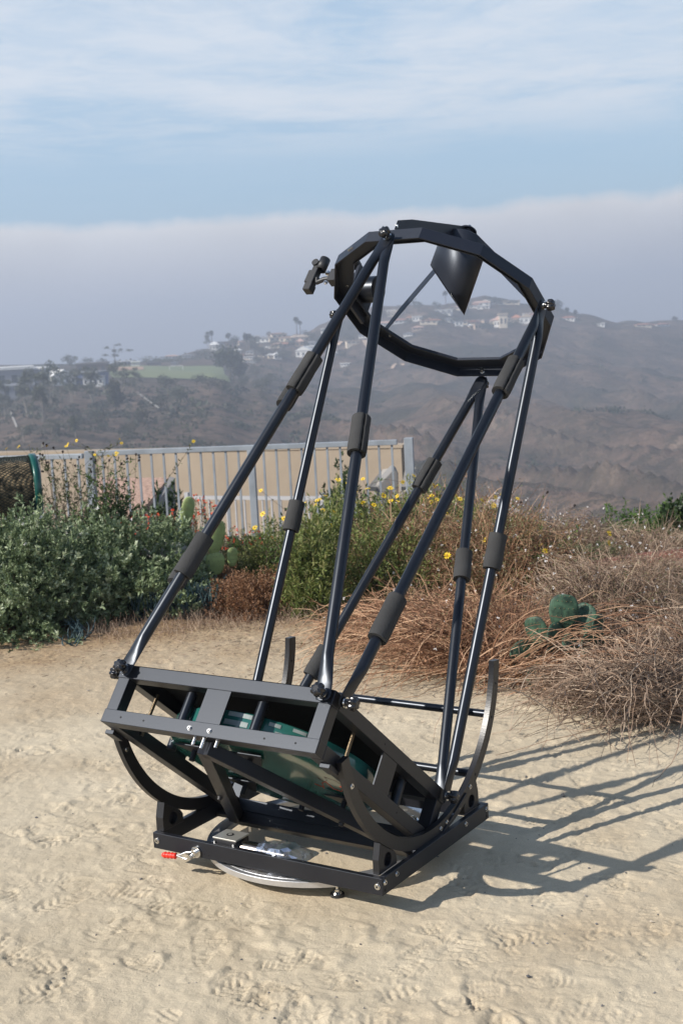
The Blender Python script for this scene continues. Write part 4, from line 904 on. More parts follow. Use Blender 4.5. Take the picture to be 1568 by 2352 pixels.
c=gz(1505,1290,10.2);zc=at(1505,1295,10.2)[2]-c[2];cactus('second pale prickly pear clump, smaller, further right below the far green shrubs',c,[(x,zc-.04+rng.uniform(-.04,.04),rng.uniform(-.1,.1),.085,.065,rng.uniform(-.5,.5),rng.uniform(-.5,.5)) for x in np.linspace(-.14,.14,7)],PADG,False)
# far edge shrubs on the right
for i,(px,py,d,rx,h,lab) in enumerate(((1395,1240,13,.5,.70,'dark round shrub, leftmost of the green shrubs at the edge of the slope'),(1345,1260,12.5,.3,.46,'low green shrub at the edge of the slope, left of the round dark one'),(1480,1230,12.0,.6,.85,'bright green shrub at the edge of the slope near the right picture edge'),(1568,1220,11.6,.6,.98,'bushy bright green shrub touching the right picture edge'))):
    bush('edge_shrub',lab,'shrub',gz(px,py,d)+Z3*(-.1),rx,.4,ht(gz(px,py,d)+Z3*(-.1),px,(1180,1222,1150,1140)[i],d),(700,450,800,800)[i],9,.040,.014,(G_DARK,G_OLIVE,G_GREEN,G_GREEN)[i],90+i,shootlen=.1,nst=50,lump=.25)
bush('leafy_sapling','thin upright sapling with leathery leaves at the right picture edge','sapling',gz(1556,1250,11.0),.16,.16,ht(gz(1556,1250,11.0),1556,1122,11.0),260,9,.05,.026,G_DARK,95,shootlen=.12,lump=.3,nst=25,shell=.05)
# shrubs beyond the fence
bush('leafy_shrub','dense green shrub beyond the fence, seen between the middle poles','shrub',gz(795,1180,13.2),.46,.4,ht(gz(795,1180,13.2),795,1055,13.2),1300,10,.05,.02,G_DARK,97,shootlen=.12,nst=60,lump=.28)
for px,h,lab in ((372,1.0,'upright leathery-leaved shrub beyond the fence, left one of the pair by the gravel slab'),(408,1.05,'upright leathery-leaved shrub beyond the fence, right one of the pair by the gravel slab')):
    bush('upright_shrub',lab,'shrub',gz(px,1190,13.0),.13,.13,ht(gz(px,1190,13.0),px,1095,13.0),230,9,.075,.024,G_DARK,int(px),shootlen=.16,spread=.5,upb=1.4,nst=20,lump=.2)
bush('leafy_shrub','dark leafy bush at the foot of the first fence post, below the daisies','shrub',gz(255,1180,9.9),.32,.3,ht(gz(255,1180,9.9),255,1095,9.9),800,9,.036,.014,G_DARK,99,shootlen=.1,nst=50,lump=.3)

# ------------------------------------------------------------------ yard odds and ends
ROCK=mat('pale_stone',(.42,.40,.37),.85,bump=.6,bscale=14,var=.2,vscale=9);WOODC=mat('cut_wood',(.48,.33,.19),.75,bump=.6,bscale=30,var=.25)
c=gz(372,1330,8.1);mb=MB();q=[c+R3*x+F3*y+Z3*.30 for x,y in((-.12,-.1),(.06,-.16),(.17,-.06),(.15,.10),(-.02,.16),(-.14,.06))];mb.prism(q,Z3*.05);tag(mb.build('stone_slab',ROCK,base=c,bevel=.01,seg=2),'flat pale grey stone at the right end of the grey-green bushes','stone')
c=gz(795,1480,7.05);mb=MB();mb.path([c+R3*-.06+Z3*.03,c+R3*-.02+Z3*.045,c+R3*.05+Z3*.04-F3*.02,c+R3*.12+Z3*.06],[.016,.02,.021,.014],n=10);tag(mb.build('wood_chunk',WOODC,base=c),'short pale piece of wood lying at the edge of the dry stems behind the telescope','wood')
c=gz(1350,1600,5.5);mb=MB();rn=np.random.default_rng(9)
tt=mat('ochre_stone',(.45,.28,.10),.85,bump=.8,bscale=60,var=.5,vscale=60)
mb.loft([[c+R3*(r*math.cos(a)*(1+.1*math.sin(3*a)))+F3*(r*.7*math.sin(a))+Z3*z for a in np.linspace(0,2*PI,16,endpoint=False)] for r,z in((.045,-.01),(.055,.02),(.045,.05),(.02,.065))]);tag(mb.build('ochre_stone',tt,base=c),'ochre pitted stone in the shade under the dark prickly pear','stone')
# pebbles
rng=np.random.default_rng(77);n=420;rr=rng.uniform(2.8,7.2,n);aa=rng.uniform(-.27,.27,n)+yaw;px_=CAM[0]+np.sin(aa)*rr;py_=CAM[1]+np.cos(aa)*rr
gobj=[o for o in C.objects if o.name=='ground'][0]
sz=rng.lognormal(math.log(.0028),.5,n);base=np.array([[1,0,0],[0,1,0],[-1,0,0],[0,-1,0],[0,0,.7],[0,0,-.7]],float)
from mathutils.bvhtree import BVHTree
gv=np.empty(len(gobj.data.vertices)*3,np.float32);gobj.data.vertices.foreach_get('co',gv);gv=gv.reshape(-1,3)
nc=len(azs);rarr=np.array(r1+r2)
def gheight(x,y):
    d=np.hypot(x-CAM[0],y-CAM[1]);az=np.arctan2(x-CAM[0],y-CAM[1]);i=np.clip(np.searchsorted(rarr,d),0,len(rarr)-1);j=np.clip(np.searchsorted(azs,az),0,nc-1);return gv[i*nc+j,2]
pz=gheight(px_,py_)
Vv=(base[None]*sz[:,None,None]*rng.uniform(.6,1.2,(n,6,1))+np.stack([px_,py_,pz+sz*.2],1)[:,None]).reshape(-1,3)
tr=np.array([(0,1,4),(1,2,4),(2,3,4),(3,0,4),(1,0,5),(2,1,5),(3,2,5),(0,3,5)]);F=(tr[None]+np.arange(n)[:,None,None]*6).reshape(-1,3)
pm=leafmat('pebble',[(.07,.07,.075),(.20,.19,.18),(.42,.36,.28)],trans=0,rough=.8)
tag(npmesh('pebbles',Vv,F,pm,base=(0,0,0),tint=rng.random(n).repeat(8)),kind='stuff')
# straw and leaf litter along the planting edge
n=9000;rr=5.0+rng.beta(2.2,1.6,n)*3.6;aa=rng.uniform(-.27,.27,n);edge=5.2+np.clip((.06-aa)*9,0,2.0);keep=rr>edge-rng.exponential(.5,n);rr=rr[keep];aa=aa[keep]+yaw;n=len(rr)
x=CAM[0]+np.sin(aa)*rr;y=CAM[1]+np.cos(aa)*rr;z=gheight(x,y)+.003
d=rdir(n,rng);d[:,2]*=.15;p=np.stack([x,y,z],1);Vv,F=leaves(p,d,rng.uniform(.012,.06,n),.0032,rng)
tag(npmesh('straw_litter',Vv,F,TW_GREY,base=(0,0,0),tint=rng.random(n).repeat(2)),kind='stuff')
n=2600;t_=rng.uniform(0,1,n);px2=200+t_*1300;rr=np.where(px2<800,7.2,7.0-(px2-800)*.0021)+rng.normal(0,.16,n);dd=np.stack([ray(a,1400) for a in px2]);hd=np.hypot(dd[:,0],dd[:,1]);x=CAM[0]+dd[:,0]/hd*rr;y=CAM[1]+dd[:,1]/hd*rr
b0=np.stack([x,y,gheight(x,y)],1);e=b0+rng.normal(size=(n,3))*np.array([.03,.03,.0])+Z3*rng.uniform(.02,.09,(n,1));vs,fs=twigs(arcs_from(b0,e,rng.normal(size=(n,3))*.008,4,rng),.0011,.0004)
tag(npmesh('grass_tufts',vs,fs,TW_GREY,base=(0,0,0),tint=np.tile(rng.random(n).repeat(3),3)),kind='stuff')
# red soil strip
sweep('thin veil of grey dry stems in front of the red soil strip',gz(1480,1380,7.7),.55,.3,(1480,1310),900,72,TW_GREY,0,G_DRYB,60,nl=8)
c=gz(1500,1375,8.4);n=30;mb=MB();rg=[]
for i in range(n+1):
    f=i/n;x_=-.55+1.6*f;yy=-.25+.25*f;hh2=.15*math.sin(PI*min(1,f*1.1+.02))**.4;rg.append([c+R3*x_+F3*(yy+w)+Z3*z for w,z in((-.30,-.05),(-.16,hh2*.7),(0,hh2),(.2,hh2*.8),(.4,-.05))])
mb.loft(rg);tag(mb.build('red_soil_bank',mat('red_soil',(.17,.055,.035),.95,bump=.9,bscale=30,var=.3,vscale=18,bdist=.01),base=c),kind='structure')

# green compost tumbler
c=gz(-10,1250,9.1);tb_=thing('compost_tumbler',c,'dark green mesh drum with a green rim at the left picture edge, above the bushes','composter')
ctr=at(87,1120,9.1);ax=unit(-R3-F3*.36);up2=np.cross(ax,F3);up2=unit(up2) if up2[2]>0 else -unit(up2);fr_=np.cross(ax,up2)
def cyr(p,r,n=64): return [p+r*(math.cos(a)*up2+math.sin(a)*fr_) for a in np.linspace(0,2*PI,n,endpoint=False)]
RD=.222;TG=mat('green_plastic_rim',(.004,.07,.055),.3,coat=.3);mesh_m=mat('dark_mesh',(.012,.022,.018),.6)
mb=MB();mb.loft([cyr(ctr,RD-.012),cyr(ctr,RD+.006),cyr(ctr+ax*.035,RD+.006),cyr(ctr+ax*.045,RD-.004),cyr(ctr+ax*.01,RD-.012)],cap=False);mb.build('drum_rim',TG,tb_)
paths=[]
nst_=66;kk=26
for s_ in(-1,1):
    for i in range(nst_):
        a0=2*PI*i/nst_;paths.append([ctr+ax*(.03+.9*j/(kk-1))+(RD-.006)*(math.cos(a0+s_*j*.10)*up2+math.sin(a0+s_*j*.10)*fr_) for j in range(kk)])
vs,fs=twigs(np.array(paths),.0022,.0022);npmesh('drum_mesh',vs,fs,mesh_m,tb_)
mb=MB();mb.tube(ctr+ax*.05,ctr+ax*.9,RD*.80,n=40);mb.build('drum_filling',mat('dark_compost',(.26,.19,.11),.95,bump=1,bscale=30,var=.9,vscale=20),tb_)
mb=MB()
for xo in(.10,.75):
    for sg in(-1,1): beam(mb,ctr+ax*xo+up2*-.1+fr_*sg*.06,np.array([*(ctr+ax*xo+fr_*sg*.30)[:2],c[2]]),.03,.03,ax)
mb.build('drum_stand',M['rough_plastic'],tb_)

# ------------------------------------------------------------------ fence
FG=mat('grey_fence_paint',(.29,.32,.35),.5,metal=.1,var=.12,vscale=7)
fl=at(205,1033,12.15);frp=at(938,1012,11.5);ztop=(fl[2]+frp[2])/2;fl[2]=frp[2]=ztop;fdir=unit(frp-fl);fnr=np.cross(fdir,Z3);Lf=np.linalg.norm(frp-fl)
def fence_panel(t,a,b,nb,mid=True,bot=.98,htop=.0):
    d=unit(b-a);Ln=np.linalg.norm(b-a);nr=np.cross(d,Z3)
    MB().bc((a+b)/2-Z3*.022,d*(Ln-.02),nr*.045,Z3*.044).build('top_rail',FG,t,bevel=.004,seg=2)
    MB().bc((a+b)/2-Z3*bot,d*Ln,nr*.03,Z3*.035).build('bottom_rail',FG,t,bevel=.002)
    ref=None
    for i in range(nb):
        p=a+d*Ln*(i+.5)/nb
        if mid and abs(i-mid)<.5: continue
        o=MB().bc(p-Z3*(.044+(bot-.044)/2),d*.017,nr*.017,Z3*(bot-.044)).build('baluster',FG,t)
c0=fl+Z3*-1.1
ft=thing('metal_fence',c0,'light grey metal railing with thin uprights standing behind the flowering plants','fence')
fence_panel(ft,fl+fdir*.06,frp-fdir*.09,24,mid=None)
pm_=fl+fdir*Lf*.515
for p,tp,w in ((fl,.0,.075),(pm_,-.044,.06),(frp,.012,.075)): MB().bc(p+Z3*(tp-.60),fdir*w,fnr*w*.85,Z3*1.2).build('post',FG,ft,bevel=.003)
far_l=at(-160,1041,12.9);far_l[2]=ztop-.02
ft2=thing('metal_fence',far_l-Z3*1.1,'left panel of the light grey railing, running out of the picture behind the daisies','fence')
a=far_l;b=fl-fdir*.05-Z3*.02;fence_panel(ft2,a,b,12,mid=None)
MB().bc(a-Z3*.6,fdir*.07,fnr*.06,Z3*1.2).build('post',FG,ft2)
# lower fence further down
a=at(430,1143,19.5);b=at(740,1138,18.5);b[2]=a[2];ft3=thing('metal_fence',a-Z3*1.1,'second, thinner white railing further down the slope, seen through the uprights of the near one','fence')
d_=unit(b-a);Ln=np.linalg.norm(b-a);nr=np.cross(d_,Z3)
FW=mat('white_fence_paint',(.42,.42,.43),.5)
MB().bc((a+b)/2,d_*Ln,nr*.04,Z3*.05).build('top_rail',FW,ft3);MB().bc((a+b)/2-Z3*1.0,d_*Ln,nr*.04,Z3*.04).build('bottom_rail',FW,ft3)
for i in range(15):
    MB().bc(a+d_*Ln*(i+.5)/15-Z3*.5,d_*.02,nr*.02,Z3*.95).build('baluster',FW,ft3)
for p in(a,b): MB().bc(p-Z3*.5,d_*.06,nr*.06,Z3*1.15).build('post',FW,ft3)
# stucco wall of the neighbouring house
ST=mat('beige_stucco',(.39,.318,.24),.9,bump=.5,bscale=8,col2=(.325,.262,.195),vscale=.9,bdist=.01)
a=at(-40,1047,25);b=at(922,1029,21.5);zt_=min(a[2],b[2]);a[2]=b[2]=zt_;d_=unit(b-a);Ln=np.linalg.norm(b-a);nr=np.cross(Z3,d_)
mb=MB();mb.box(a-Z3*5,d_*Ln,nr*.28,Z3*5);sw=thing('garden_wall',a-Z3*5,'large plain beige stucco wall just behind the grey railing','wall')
mb.build('wall_face',ST,sw,bevel=.01);mb=MB();mb.box(a+Z3*.001-nr*.015,d_*(Ln+.02),nr*.31,Z3*.05);mb.build('wall_cap',ST,sw)
# gravel-topped wedge
GV=mat('pink_gravel',(.55,.36,.27),.95,bump=1,bscale=22,col2=(.30,.19,.14),vscale=26,bdist=.01);CC=mat('grey_concrete',(.22,.21,.20),.9,bump=.3,bscale=12,var=.12,vscale=3)
pts=[at(228,1097,17.5),at(388,1097,17.5),at(312,1190,15.5),at(225,1200,15.5)];sb_=thing('gravel_slab',pts[0]-Z3*1.5,'sloping slab of pinkish gravel held by a grey wall, behind the left half of the railing','gravel slab')
mb=MB();mb.add(pts,[(0,1,2,3)]);mb.prism(pts,-Z3*.10);mb.build('gravel_bed',GV,sb_)
w2=at(402,1190,16.8);mb=MB();q=[pts[1]+R3*.004,at(318,1215,15.5),w2-Z3*.3,at(400,1100,17.4)];mb.prism(q,F3*.12);mb.build('side_wall',CC,sb_)
# concrete steps/pillars by the fence end
LC=mat('pale_concrete',(.33,.30,.26),.85,bump=.2,bscale=10,var=.12,vscale=4)
for (sd_,tp,d,lab) in (([(862,1121),(904,1076),(914,1085),(915,1215),(862,1215)],[(845,1117),(878,1078),(904,1074),(862,1119)],15.5,'grey concrete buttress with a pale sloping top, seen through the right end of the railing'),
    ([(944,1120),(950,1075),(988,1144),(986,1215),(922,1215),(922,1120)],[(921,1118),(930,1078),(953,1073),(944,1119)],16.5,'second grey concrete buttress with a sloping side, just right of the fence end post')):
    sp=[at(x,y,d) for x,y in sd_];t=thing('concrete_buttress',sp[3],lab,'concrete buttress')
    mb=MB();mb.prism(sp,F3*.5);mb.build('buttress_body',CC,t,bevel=.01)
    q=[at(tp[0][0],tp[0][1],d-.1),at(tp[1][0],tp[1][1],d+.8),at(tp[2][0],tp[2][1],d+.6),at(tp[3][0],tp[3][1],d-.02)]
    mb=MB();mb.prism(q,-Z3*.05);mb.build('top_slab',LC,t)
d=13.6;p=[at(1085,1222,d),at(1192,1182,d),at(1214,1215,d),at(1214,1290,d),at(1085,1290,d)]
t=thing('lean_to_shed',p[4],'small grey boarded lean-to below the yard edge, behind the right poles','shed')
mb=MB();mb.prism(p,F3*1.2);mb.build('shed_wall',mat('weathered_grey_board',(.27,.27,.28),.85,var=.2,vscale=5,bump=.3),t)
mb=MB();mb.prism([p[0]+Z3*.012-R3*.05-F3*.04,p[1]+Z3*.012-F3*.04,p[1]+Z3*.045-F3*.04,p[0]+Z3*.045-R3*.05-F3*.04],F3*1.28);mb.build('shed_roof',mat('light_metal_sheet',(.42,.42,.44),.5,metal=.2),t)

# ================================================================== FAR SIDE: trees, houses, field
FARL=leafmat('far_foliage',[(.016,.022,.011),(.038,.046,.022),(.07,.076,.036)],trans=.1)
FARG=leafmat('far_grey_foliage',[(.04,.05,.028),(.075,.085,.045),(.13,.135,.075)],trans=.1)
BARK=mat('pale_bark',(.25,.215,.175),.9);BARKD=mat('dark_bark',(.09,.07,.055),.9)
def blobcloud(c,rx,rz,n,leaf,rng,lobes=6,flat=.8):
    L_=[];cen=[(np.zeros(3),.62)]+[(rdir(1,rng)[0]*np.array([.62,.62,.55]),rng.uniform(.3,.5)) for _ in range(lobes)]
    per=np.array([s_**2 for _,s_ in cen]);per=(per/per.sum()*n).astype(int)+1
    for (o_,s_),k in zip(cen,per):
        d=rdir(k,rng)*rng.uniform(.55,1.05,(k,1))*s_+o_;P_=c+d*np.array([rx,rx,rz]);v,f=leaves(P_-0,rdir(k,rng)+d*.6,leaf*rng.uniform(.6,1.3,k),leaf*.8,rng,fold=.2);L_.append((v,f))
    return joinVF(L_)
def fartree(name,label,px,py,hpx,wpx,kind='round',seed=0,group=None,r=None,cat='tree',grey=False):
    rng=np.random.default_rng(1000+seed)
    if r is None: b,r=surf(px,py,150)
    else:
        q=at(px,py,r);b=np.array([q[0],q[1],hz(q[0],q[1])])
    h=max(hpx*r/FPX,1.5)*(.88 if kind=='gum' else 1.12);w=wpx*r/FPX/2*1.25;t=thing(name,b-Z3*.5,label,cat,group)
    if kind=='palm':
        mb=MB();top=b+Z3*h*.86+R3*rng.normal()*.3;mb.path([b-Z3*.5,(b+top)/2+R3*.15,top],[.38,.27,.24],n=7);mb.build('trunk',BARKD,t)
        n=70;v,f=leaves(np.repeat(top[None],n,0),rdir(n,rng)+Z3*.15,w*rng.uniform(.7,1.1,n),w*.28,rng,droop=.45);o=npmesh('crown',v,f,FARL,t,tint=rng.random(n).repeat(2));return t
    bark=BARK if grey else BARKD
    if kind=='round':
        mb=MB();top=b+Z3*h*.5;mb.path([b-Z3*.8,b+Z3*h*.25,top],[h*.03,h*.024,h*.014],n=7)
        for i in range(4):
            e=b+Z3*h*rng.uniform(.55,.8)+R3*rng.normal()*w*.45+F3*rng.normal()*w*.4;mb.path([b+Z3*h*.3,(b+Z3*h*.3+e)/2+Z3*h*.03,e],[h*.015,h*.011,h*.006],n=5)
        mb.build('trunk',bark,t);v,f=blobcloud(b+Z3*h*.60,w,h*.42,int(900 if hpx>40 else 420),h*.075,rng,7)
    elif kind=='gum':  # open crown, long pale stems
        mb=MB();L_=[]
        for i in range(3):
            e=b+Z3*h*rng.uniform(.6,.9)+R3*rng.normal()*w*.5+F3*rng.normal()*w*.4;mb.path([b+R3*rng.normal()*.4-Z3*.5,b*.6+e*.4+R3*rng.normal()*.5,e],[h*.011,h*.008,h*.004],n=6)
        mb.build('trunk',BARK,t)
        for i in range(15):
            zz=rng.uniform(.32,.98);cc=b+Z3*h*zz+R3*rng.normal()*w*.45*(1.15-zz*.5)+F3*rng.normal()*w*.4;L_.append(blobcloud(cc,w*rng.uniform(.32,.62),h*rng.uniform(.07,.13),90,h*.042,rng,5))
        v,f=joinVF(L_)
    elif kind=='pine':
        mb=MB();mb.path([b-Z3*.5,b+Z3*h*.5+R3*.2,b+Z3*h*.95],[h*.02,h*.015,h*.006],n=6);L_=[]
        for i in range(9):
            z_=rng.uniform(.35,.98);e=b+Z3*h*z_+R3*rng.normal()*w*.75+F3*rng.normal()*w*.5;mb.path([b+Z3*h*(z_-.12),e],[h*.007,h*.004],n=5);L_.append(blobcloud(e,w*.34,h*.06,60,h*.05,rng,2))
        mb.build('trunk',BARKD,t);v,f=joinVF(L_)
    else:  # low shrub
        mb=MB();mb.path([b-Z3*.5,b+Z3*h*.4],[h*.04,h*.02],n=5);mb.build('trunk',bark,t);v,f=blobcloud(b+Z3*h*.35,w,h*.6,420,max(h*.12,.5),rng,6)
    npmesh('crown',v,f,FARG if grey else FARL,t,tint=np.clip(rng.normal(.5,.25,len(f)//2),0,1).repeat(2));return t
s_=0
T=[ # px,py(base),height px,width px,kind,grey,label
(478,797,44,16,'gum',1,'tall ragged gum tree at the left end of the ridge, beside a palm'),(486,790,38,12,'palm',0,'slender palm touching the ragged gum tree at the left end of the ridge'),
(525,778,25,14,'palm',0,'short thick palm on the ridge above the brown roofed building'),(501,779,12,10,'shrub',0,'tiny bush on the ridge between the first two palms'),
(682,772,40,13,'palm',0,'left one of the two tall palms standing close together on the ridge'),(690,772,33,11,'palm',0,'right, shorter one of the two tall palms standing close together on the ridge'),
(564,778,12,12,'round',0,'small round tree on the ridge between the short palm and the pale roofs'),(1024,712,40,12,'palm',0,'lone palm on the hilltop left of the secondary mirror shroud'),
(1282,722,32,20,'round',0,'leafy dark tree on the skyline right of the upper ring'),(1301,728,18,11,'palm',0,'little palm on the skyline right of the dark tree beside the ring'),(1322,730,14,10,'palm',0,'smallest palm, rightmost of those beside the ring'),
(1549,745,17,12,'round',0,'dark tree on the skyline near the right picture edge'),(1506,748,8,14,'round',0,'low tree on the far right skyline'),
(265,842,45,38,'pine',0,'bare-branched pine rising highest above the left skyline'),(165,850,34,40,'round',0,'round crowned tree on the left skyline above the school roofs'),(203,845,22,30,'round',0,'broad low tree between the round crowned one and the pine'),(232,846,22,24,'round',0,'dark cone-like tree just left of the bare-branched pine'),
(340,836,20,40,'round',1,'long green tree behind the field, left of the goal'),(372,838,20,34,'round',1,'green tree behind the field, directly left of the white goal'),(388,838,14,20,'round',1,'low green tree behind the goal'),
(530,872,82,62,'round',0,'biggest tree at the right end of the playing field'),(552,880,46,34,'round',0,'second large tree leaning against the biggest one by the field'),
(64,955,112,44,'gum',1,'pale-trunked gum tree in front of the grey school buildings'),(118,930,104,50,'gum',1,'tall pale-trunked gum tree in front of the white gabled roof'),(100,968,120,38,'gum',1,'spindly pale-trunked gum tree below the white gabled roof'),
(168,925,92,44,'gum',1,'pale-trunked gum tree in front of the blue-walled building'),(212,925,95,42,'gum',1,'gum tree in front of the dark brown school building'),(275,915,88,48,'gum',1,'gum tree at the left end of the playing field'),(308,905,66,32,'gum',1,'slim gum tree before the middle of the playing field'),(14,960,92,34,'gum',1,'gum tree at the left picture edge before the grey building'),
(268,950,70,34,'round',0,'dark dense tree below the left end of the playing field'),(386,905,42,44,'round',1,'grey bushy tree below the playing field, left of the dark trees'),(372,945,38,40,'round',0,'dark tree on the slope under the middle of the field'),(412,930,44,40,'round',1,'greyish tree on the slope left of the dark grove'),
(452,892,32,38,'round',0,'dark oak at the lower edge of the field, leftmost of its row'),(482,900,34,36,'round',0,'dark oak second in the row along the lower edge of the field'),(510,908,36,36,'round',0,'dark oak third in the row along the lower edge of the field'),
(560,900,34,36,'round',0,'dark oak under the biggest tree'),(600,905,36,40,'round',0,'dark oak on the slope right of the biggest tree'),(622,892,32,34,'round',0,'dark oak beside the sleeve of the long pole'),(590,872,28,30,'round',0,'dark tree below the white houses, right of the field'),(545,940,30,26,'round',0,'dark oak alone on the brown slope below the field'),
(388,1000,30,26,'round',1,'light green round bush alone low on the brown slope'),(175,1005,44,26,'round',1,'light green tree low on the slope above the left fence panel'),(55,1015,40,36,'round',1,'light green tree low on the slope behind the seed heads'),(120,1000,34,36,'round',1,'grey-green tree low on the slope left of the first fence post'),
(330,975,40,40,'round',0,'dark tree in the gully below the field'),(300,1005,34,36,'round',0,'dark tree at the bottom of the gully, lowest of all'),(235,985,40,38,'round',0,'dark tree in the gully left of the others'),(430,985,30,36,'round',0,'dark tree on the brown slope between the gully and the poles'),
(568,808,36,22,'palm',0,'palm-like tree among the white houses right of the big tree'),(587,815,38,26,'round',0,'tree among the white houses, right of the palm-like one'),(608,830,34,30,'round',0,'dark tree below the pale roofs, centre of the left village'),(640,815,28,34,'round',0,'tree between the orange roof and the white gable'),(655,832,30,34,'round',0,'dark tree below the white gabled house'),(668,800,24,28,'round',0,'tree in front of the large pinkish roof'),(540,800,30,22,'round',0,'tree below the brown roofed building'),(618,775,12,14,'round',0,'small tree on the ridge amid pale roofs'),(700,773,14,18,'round',0,'small tree right of the two tall palms'),(715,785,22,26,'round',0,'tree on the ridge behind the long pole'),(748,770,15,20,'round',0,'tree on the ridge left of the white house on the crest'),(735,800,24,24,'round',0,'tree beside the long pole below the crest'),(505,818,26,20,'round',0,'dark conical tree left of the white house cluster'),(468,812,12,34,'shrub',0,'low hedge at the left foot of the village'),
(800,790,22,26,'round',0,'tree on the ridge left of the middle pole'),(850,770,18,24,'round',0,'tree on the ridge behind the middle pole'),(885,735,20,26,'round',0,'tree on the rising crest right of the middle pole'),(925,722,20,28,'round',0,'tree on the rising crest left of the thin vane'),(962,716,18,26,'round',0,'broad tree on the hilltop just right of the thin vane'),(1003,712,18,24,'round',0,'tree on the hilltop left of the lone palm'),(1040,716,16,24,'round',0,'tree on the hilltop under the shroud'),(1075,712,14,24,'round',0,'tree on the hilltop right of the shroud tip'),(1128,702,20,30,'round',0,'dense dark tree highest on the hilltop'),(1142,700,14,20,'round',0,'tree just right of the highest dark tree'),(1180,705,14,24,'round',0,'low tree behind the flat tan roof'),(1215,712,16,22,'round',0,'tree on the hilltop behind the right vane'),(1165,728,18,30,'round',0,'tree below the tan flat roof'),(1080,745,18,30,'round',0,'tree below the long white wall, left'),(1120,762,20,26,'round',0,'dark tree below the long white wall'),(1065,728,18,30,'round',0,'tree in the dark band under the hilltop'),(990,735,16,26,'round',0,'tree in the houses below the hilltop, left part'),(940,750,16,26,'round',0,'tree under the left houses of the hilltop'),(1015,752,16,26,'round',0,'tree at the lower edge of the hilltop houses'),(1190,755,20,32,'round',0,'dark tree below the large cream house'),(1240,745,22,34,'round',0,'dark tree on the ridge behind the right ring edge'),(1330,748,14,30,'round',0,'dark tree on the ridge right of the ring'),(1365,752,12,24,'round',0,'dark tree left of the single white house on the right ridge'),(1430,753,10,26,'round',0,'low dark tree midway along the right ridge')]
for i,(px,py,hp,wp,kd,gy,lab) in enumerate(T): fartree('palm_tree' if kd=='palm' else 'gum_tree' if kd=='gum' else 'pine_tree' if kd=='pine' else 'tree' ,lab,px,py,hp,wp,kd,i,group='palms on the far ridge' if kd=='palm' else 'trees across the valley',grey=bool(gy))

RF={'w':mat('white_roof',(.74,.73,.70),.8),'t':mat('terracotta_roof',(.38,.17,.11),.85,var=.2,vscale=.3),'o':mat('orange_roof',(.46,.19,.09),.85),'b':mat('brown_roof',(.10,.085,.08),.85),'g':mat('grey_roof',(.20,.20,.21),.85),'n':mat('tan_roof',(.46,.37,.28),.85),'p':mat('pinkish_roof',(.52,.34,.27),.85)}
WLL={'w':mat('white_wall',(.74,.72,.68),.85),'c':mat('cream_wall',(.68,.58,.44),.85),'t':mat('tan_wall',(.46,.35,.26),.85),'g':mat('grey_wall',(.23,.235,.26),.85),'u':mat('blue_wall',(.07,.11,.25),.8),'d':mat('dark_brown_wall',(.10,.07,.06),.9)}
WIN=mat('window_glass',(.03,.04,.05),.1,spec=.8)
def house(label,px,py,wpx,hpx,wall,roof,kind='hip',rot=0,seed=0,r=None,group='houses on the far ridge',name='house',cat='house',depth=None,nwin=3):
    rng=np.random.default_rng(3000+seed)
    if r is None: b,r=surf(px,py,250)
    else:
        q=at(px,py,r);b=np.array([q[0],q[1],hz(q[0],q[1])])
    w=wpx*r/FPX*1.3;h=hpx*r/FPX*1.3;t=thing(name,b-Z3*2,label,cat,group);dp=depth or max(w*.5,7)
    a=rot if rot else rng.uniform(-.35,.35);x=R3*math.cos(a)+F3*math.sin(a);y=F3*math.cos(a)-R3*math.sin(a)
    o=b-x*w/2;hw=h*(.62 if kind!='flat' else .88)
    MB().box(o-Z3*3,x*w,y*dp,Z3*(3+hw)).build('wall',WLL[wall],t)
    e=.6
    if kind=='hip':
        c8=[o-x*e-y*e+Z3*hw,o+x*(w+e)-y*e+Z3*hw,o+x*(w+e)+y*(dp+e)+Z3*hw,o-x*e+y*(dp+e)+Z3*hw];q=min(w,dp)*.42
        rd=[o+x*q+y*dp/2+Z3*h*1.0,o+x*(w-q)+y*dp/2+Z3*h*1.0];mb=MB();mb.add(c8+[p+Z3*.25 for p in c8]+rd,[(3,2,1,0),(0,1,5,4),(1,2,6,5),(2,3,7,6),(3,0,4,7),(4,5,9,8),(5,6,9),(6,7,8,9),(7,4,8)]);mb.build('roof',RF[roof],t)
    elif kind=='gable':
        mb=MB();q=[o-x*e+Z3*hw-y*e,o+x*w/2+Z3*h*1.02-y*e,o+x*(w+e)+Z3*hw-y*e,o+x*w/2+Z3*(hw-.02)-y*e];mb.prism([o-x*e+Z3*hw-y*e,o+x*w/2+Z3*h-y*e,o+x*(w+e)+Z3*hw-y*e],y*(dp+2*e));mb.build('roof',RF[roof],t)
    else:
        MB().box(o-x*e-y*e+Z3*hw,x*(w+2*e),y*(dp+2*e),Z3*h*.12).build('roof',RF[roof],t)
    for i in range(nwin):
        ww=w/(nwin*2.2);c_=o+x*w*(i+.5)/nwin-x*ww/2-y*.06+Z3*hw*.35;MB().box(c_,x*ww,y*.1,Z3*hw*.38).build('window',WIN,t)
    return t
